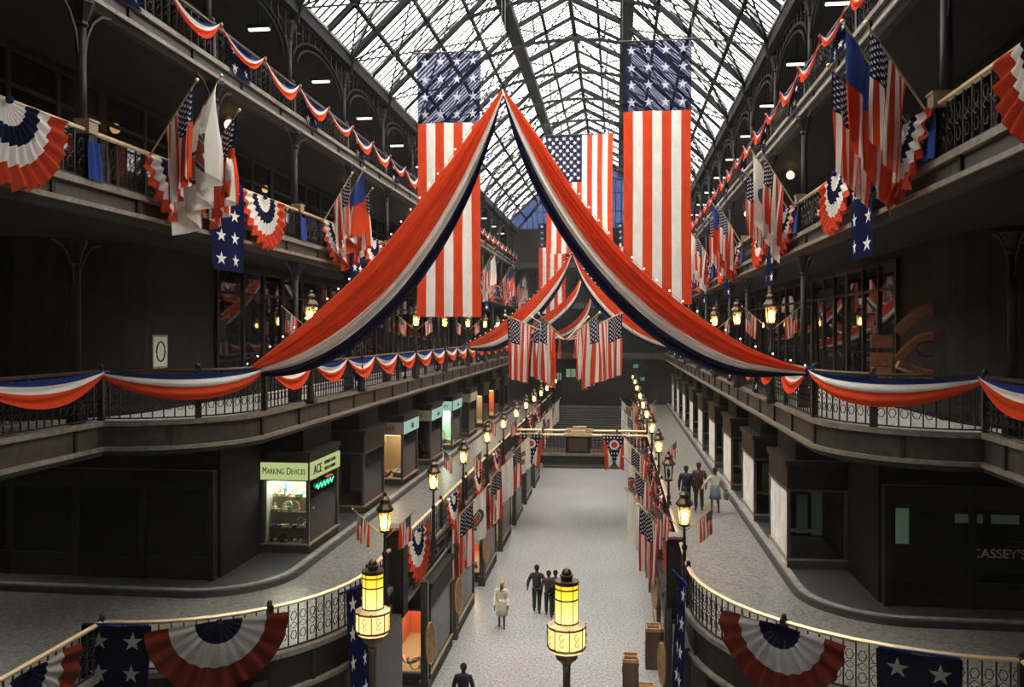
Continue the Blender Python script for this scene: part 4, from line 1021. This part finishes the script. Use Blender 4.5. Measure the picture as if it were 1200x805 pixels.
# ---------------------------------------------------------------- people
def skinned(name, pts, edges, rad, m, parent, sub=1, smooth=True):
    me = bpy.data.meshes.new(name); me.from_pydata([tuple(p) for p in pts], edges, [])
    o = bpy.data.objects.new(name, me); C.objects.link(o)
    sk = o.modifiers.new('skin', 'SKIN'); sk.use_smooth_shade = True
    layer = me.skin_vertices[0] if me.skin_vertices else None
    if layer is None:
        bpy.context.view_layer.objects.active = o; bpy.ops.mesh.customdata_skin_add(); layer = me.skin_vertices[0]
    for i, r in enumerate(rad): layer.data[i].radius = (r, r) if not isinstance(r, tuple) else r; layer.data[i].use_root = (i == 0)
    o.modifiers.new('sub', 'SUBSURF').levels = sub; o.modifiers['sub'].render_levels = sub
    dg = bpy.context.evaluated_depsgraph_get(); ev = bpy.data.meshes.new_from_object(o.evaluated_get(dg))
    bpy.data.objects.remove(o); ev.materials.clear(); ev.materials.append(m); ev.polygons.foreach_set('use_smooth', [True] * len(ev.polygons))
    return link(name, ev, parent)
SKIN = mat('skin', (.42, .24, .17), .6); SKD = mat('dark_skin', (.10, .055, .038), .6)
def cl(name, c): return mat(name, c, .85, 0, .25, 20)
def person(label, px, py, d, z0, height, face, top, bottom, hair, skin=SKIN, skirt=None, coat=False, stride=.12, arms=((.06, .1), (.06, .1)), scarf=None, bag=False):
    a = P(px, py, d); t = thing('person', label, 'person', (a.x, a.y, z0), None, face)   # faces local -y
    k = height / 1.75; V = lambda x, y, z: Vector((x * k, y * k, z * k))
    st = stride
    pts = [V(0, 0, .95), V(0, .0, 1.12), V(0, -.01, 1.32), V(0, .0, 1.46), V(0, -.01, 1.53), V(0, -.02, 1.60), V(0, -.025, 1.68)]
    rad = [(.145 * k, .10 * k), (.125 * k, .095 * k), (.155 * k, .10 * k), (.075 * k, .065 * k), .052 * k, .082 * k, .075 * k]
    ed = [(0, 1), (1, 2), (2, 3), (3, 4), (4, 5), (5, 6)]
    hands = []
    for s_, (fwd, outx) in zip((-1, 1), arms):
        b = len(pts); pts += [V(s_ * .19, 0, 1.40), V(s_ * (.23 + outx * .4), -fwd * .2 + .02, 1.12), V(s_ * (.22 + outx * .6), -fwd - .04, .88), V(s_ * (.22 + outx * .6), -fwd - .07, .80)]
        rad += [.062 * k, .046 * k, .034 * k, .030 * k]; ed += [(2, b), (b, b + 1), (b + 1, b + 2), (b + 2, b + 3)]; hands.append(pts[-1])
        for f_ in range(4):                  # four fingers and a thumb
            c = len(pts); o_ = (f_ - 1.5) * .02; pts += [V(0, 0, 0) + pts[b + 3] + V(0, o_, -.045), pts[b + 3] + V(-s_ * .012, o_, -.085 + abs(f_ - 1.3) * .008)]; rad += [.009 * k, .008 * k]; ed += [(b + 3, c), (c, c + 1)]
        c = len(pts); pts += [pts[b + 3] + V(-s_ * .01, -.045, -.015), pts[b + 3] + V(-s_ * .012, -.058, -.05)]; rad += [.010 * k, .008 * k]; ed += [(b + 3, c), (c, c + 1)]
    feet = []
    for s_ in (-1, 1):
        b = len(pts); f = st * s_
        pts += [V(s_ * .09, 0, .90), V(s_ * .10, -f * .5 - .02, .50), V(s_ * .10, -f + .02, .10), V(s_ * .105, -f - .02, .04), V(s_ * .115, -f - .15, .03)]
        rad += [.088 * k, .058 * k, .040 * k, .042 * k, .032 * k]; ed += [(0, b), (b, b + 1), (b + 1, b + 2), (b + 2, b + 3), (b + 3, b + 4)]; feet.append(b)
    skinned('body', pts, ed, rad, skin, t)
    # clothing follows the limbs, a little wider
    i0 = 7; na = 14
    ix = [0, 1, 2, 3]; P2 = [pts[0] - V(0, 0, .10)] + [pts[j] for j in ix[1:]]; R2 = [tuple(q * 1.32 for q in rad[j]) for j in ix]; R2[3] = (.08 * k, .07 * k); E2_ = [(0, 1), (1, 2), (2, 3)]
    for s2 in (0, 1):
        b = i0 + s2 * na; c = len(P2); P2 += [pts[b], pts[b + 1], pts[b + 2]]; R2 += [rad[b] * 1.28, rad[b + 1] * 1.4, rad[b + 2] * 1.45]; E2_ += [(2, c), (c, c + 1), (c + 1, c + 2)]
    skinned('coat' if coat else 'shirt', P2, E2_, R2, top, t)
    if skirt is not None or coat:
        hz = .48 if coat else .55; mm = top if coat else bottom
        MB().lathe([(.165 * k, 1.08 * k), (.185 * k, .95 * k), (.215 * k, .72 * k), (.235 * k, hz * k), (.20 * k, hz * k)], 14).build('coat_skirt' if coat else 'skirt', mm, t, True)
    if not coat and skirt is None:
        P3 = [pts[0] + V(0, 0, .10)]; R3 = [tuple(q * 1.2 for q in rad[0])]; E3_ = []
        for b in feet: c = len(P3); P3 += [pts[b], pts[b + 1], pts[b + 2]]; R3 += [rad[b] * 1.22, rad[b + 1] * 1.4, rad[b + 2] * 1.7]; E3_ += [(0, c), (c, c + 1), (c + 1, c + 2)]
        skinned('trousers', P3, E3_, R3, bottom, t)
    for s_, b in zip((-1, 1), feet): MB().ball(tuple((pts[b + 3] + pts[b + 4]) / 2 + V(0, 0, .012)), .05 * k, 8, 0, .8).build('shoe', PAL[4], t, True).scale = (1, 1, 1)
    # head details
    hc = (pts[5] + pts[6]) / 2 + V(0, -.005, 0); hm = MB()
    hm.lathe([(.088 * k, .0), (.097 * k, .05 * k), (.085 * k, .10 * k), (.05 * k, .135 * k), (.005, .145 * k)], 10, (hc.x, hc.y + .018 * k, hc.z - .02 * k))
    hm.lathe([(.05 * k, -.09 * k), (.085 * k, -.03 * k), (.09 * k, .03 * k)], 8, (hc.x, hc.y + .035 * k, hc.z))
    hm.build('headscarf' if scarf else 'hair', scarf or hair, t, True)
    for s_ in (-1, 1): MB().ball((hc.x + s_ * .03 * k, hc.y - .078 * k, hc.z + .005 * k), .009 * k, 5).build('eye', PAL[4], t)
    MB().lathe([(.018 * k, -.025 * k), (.012 * k, .0), (.006 * k, .025 * k)], 5, (hc.x, hc.y - .085 * k, hc.z - .015 * k)).build('nose', skin, t); MB().box(hc.x - .022 * k, hc.x + .022 * k, hc.y - .083 * k, hc.y - .07 * k, hc.z - .062 * k, hc.z - .054 * k).build('mouth', PAL[1], t)
    if bag:
        h = hands[0]; MB().box(h.x - .05, h.x + .05, h.y - .15, h.y + .15, h.z - .30, h.z - .06).tube([(h.x, h.y - .1, h.z - .07), (h.x, h.y, h.z + .02), (h.x, h.y + .1, h.z - .07)], .012, 4).build('handbag', PAL[4], t)
    return t
NAVY, DKBR, BLK_, GREY = cl('navy_cloth', (.014, .017, .032)), cl('brown_cloth', (.04, .026, .02)), cl('black_cloth', (.022, .02, .02)), cl('grey_cloth', (.25, .26, .28))
CREAM, BLUEG, HAIR, YEL = cl('cream_cloth', (.62, .58, .46)), cl('blue_grey_cloth', (.16, .19, .28)), cl('dark_hair', (.02, .015, .012)), cl('yellow_scarf', (.62, .45, .12))
REDC = cl('red_trim_cloth', (.075, .024, .02))
person('person in a dark top and trousers seen from behind, left of the walkway group', 804, 598, 31.6, 3.95, 1.66, pi - .1, NAVY, NAVY, HAIR, SKD, arms=((.0, .1), (.02, .08)), stride=.04)
person('person in brown clothes with red at the shoulder, middle of the walkway group', 819, 598, 31.6, 3.95, 1.78, pi + .1, REDC, DKBR, HAIR, SKD, arms=((.06, .1), (.1, .1)), stride=.05)
person('person in a white blouse and blue grey skirt with a dark handbag, on the walkway', 838, 601, 31.2, 3.95, 1.66, .15 + pi, CREAM, BLUEG, HAIR, SKD, skirt=True, stride=.14, arms=((.1, .42), (.15, .42)), bag=True)
person('person in a pale coat and yellow headscarf walking up the court', 588, 735, 30.55, 0, 1.66, .05, CREAM, CREAM, HAIR, SKD, coat=True, stride=.16, scarf=YEL, arms=((.24, .05), (.24, .05)))
person('person in dark clothes walking on the court, nearest the headscarf wearer', 629, 718, 32.1, 0, 1.80, pi, BLK_, BLK_, HAIR, SKD, stride=.12, arms=((.05, .22), (.1, .22)))
person('person in dark brown clothes walking in the middle of the court pair', 643, 722, 31.7, 0, 1.70, pi, DKBR, BLK_, HAIR, SKD, stride=.16)
person('person in dark clothes half hidden beside the big court lantern', 651, 720, 31.9, 0, 1.66, pi, BLK_, DKBR, HAIR, SKD, stride=-.14)
person('dark clothed person cut off by the lower edge of the picture', 543, 852, 22.85, 0, 1.70, pi, BLK_, BLK_, HAIR, SKD, stride=.1)

# ---------------------------------------------------------------- pictures and boards on the lower gallery
t = thing('wall_picture', 'framed pale drawing hung on the dark wall of the left lower gallery', 'picture', (-9.3, 20.3, 9.3), None, -pi / 2)
t.location = P(187, 412, 21.5); MB().box(-.36, .36, -.02, .02, -.42, .42).build('frame', 'lip', t); MB().box(-.31, .31, -.03, .025, -.37, .37).build('sheet', 'back', t); MB().tube([(.2 * cos(k * pi / 6), .035, .25 * sin(k * pi / 6)) for k in range(13)], .02, 4).build('drawing', 'ink', t)
t = thing('wall_boards', 'orange wooden boards on the wall of the right lower gallery', 'boards', P(1032, 400, 19.8))
for z, h in ((.0, .30), (-.42, .32), (-.78, .36)): MB().box(-.22, .26, -.03, .03, z - h / 2, z + h / 2).build('board', 'orange', t)
t = thing('wall_arcs', 'orange painted wavy arcs on the wall of the right lower gallery', 'wall decoration', P(1078, 400, 19.9))
for o_ in (.5, -.15): MB().tube([(-.50 + .9 * k / 10, 0, o_ - .30 + .55 * sin(k / 10 * pi * .62)) for k in range(11)], .13, 6).build('arc', 'orange', t)
for c_ in t.children: c_.scale = (1, .18, 1)
MB().tube([(.18 + .28 * cos(k * pi / 8), -.02, -.18 + .17 * sin(k * pi / 8)) for k in range(17)], .025, 4).build('oval', 'dark', t)
MB().tube([(-.50 + .9 * k / 10, 0, -.52 - .25 * sin(k / 10 * pi * .5)) for k in range(11)], .12, 6).build('arc', 'orange', t)
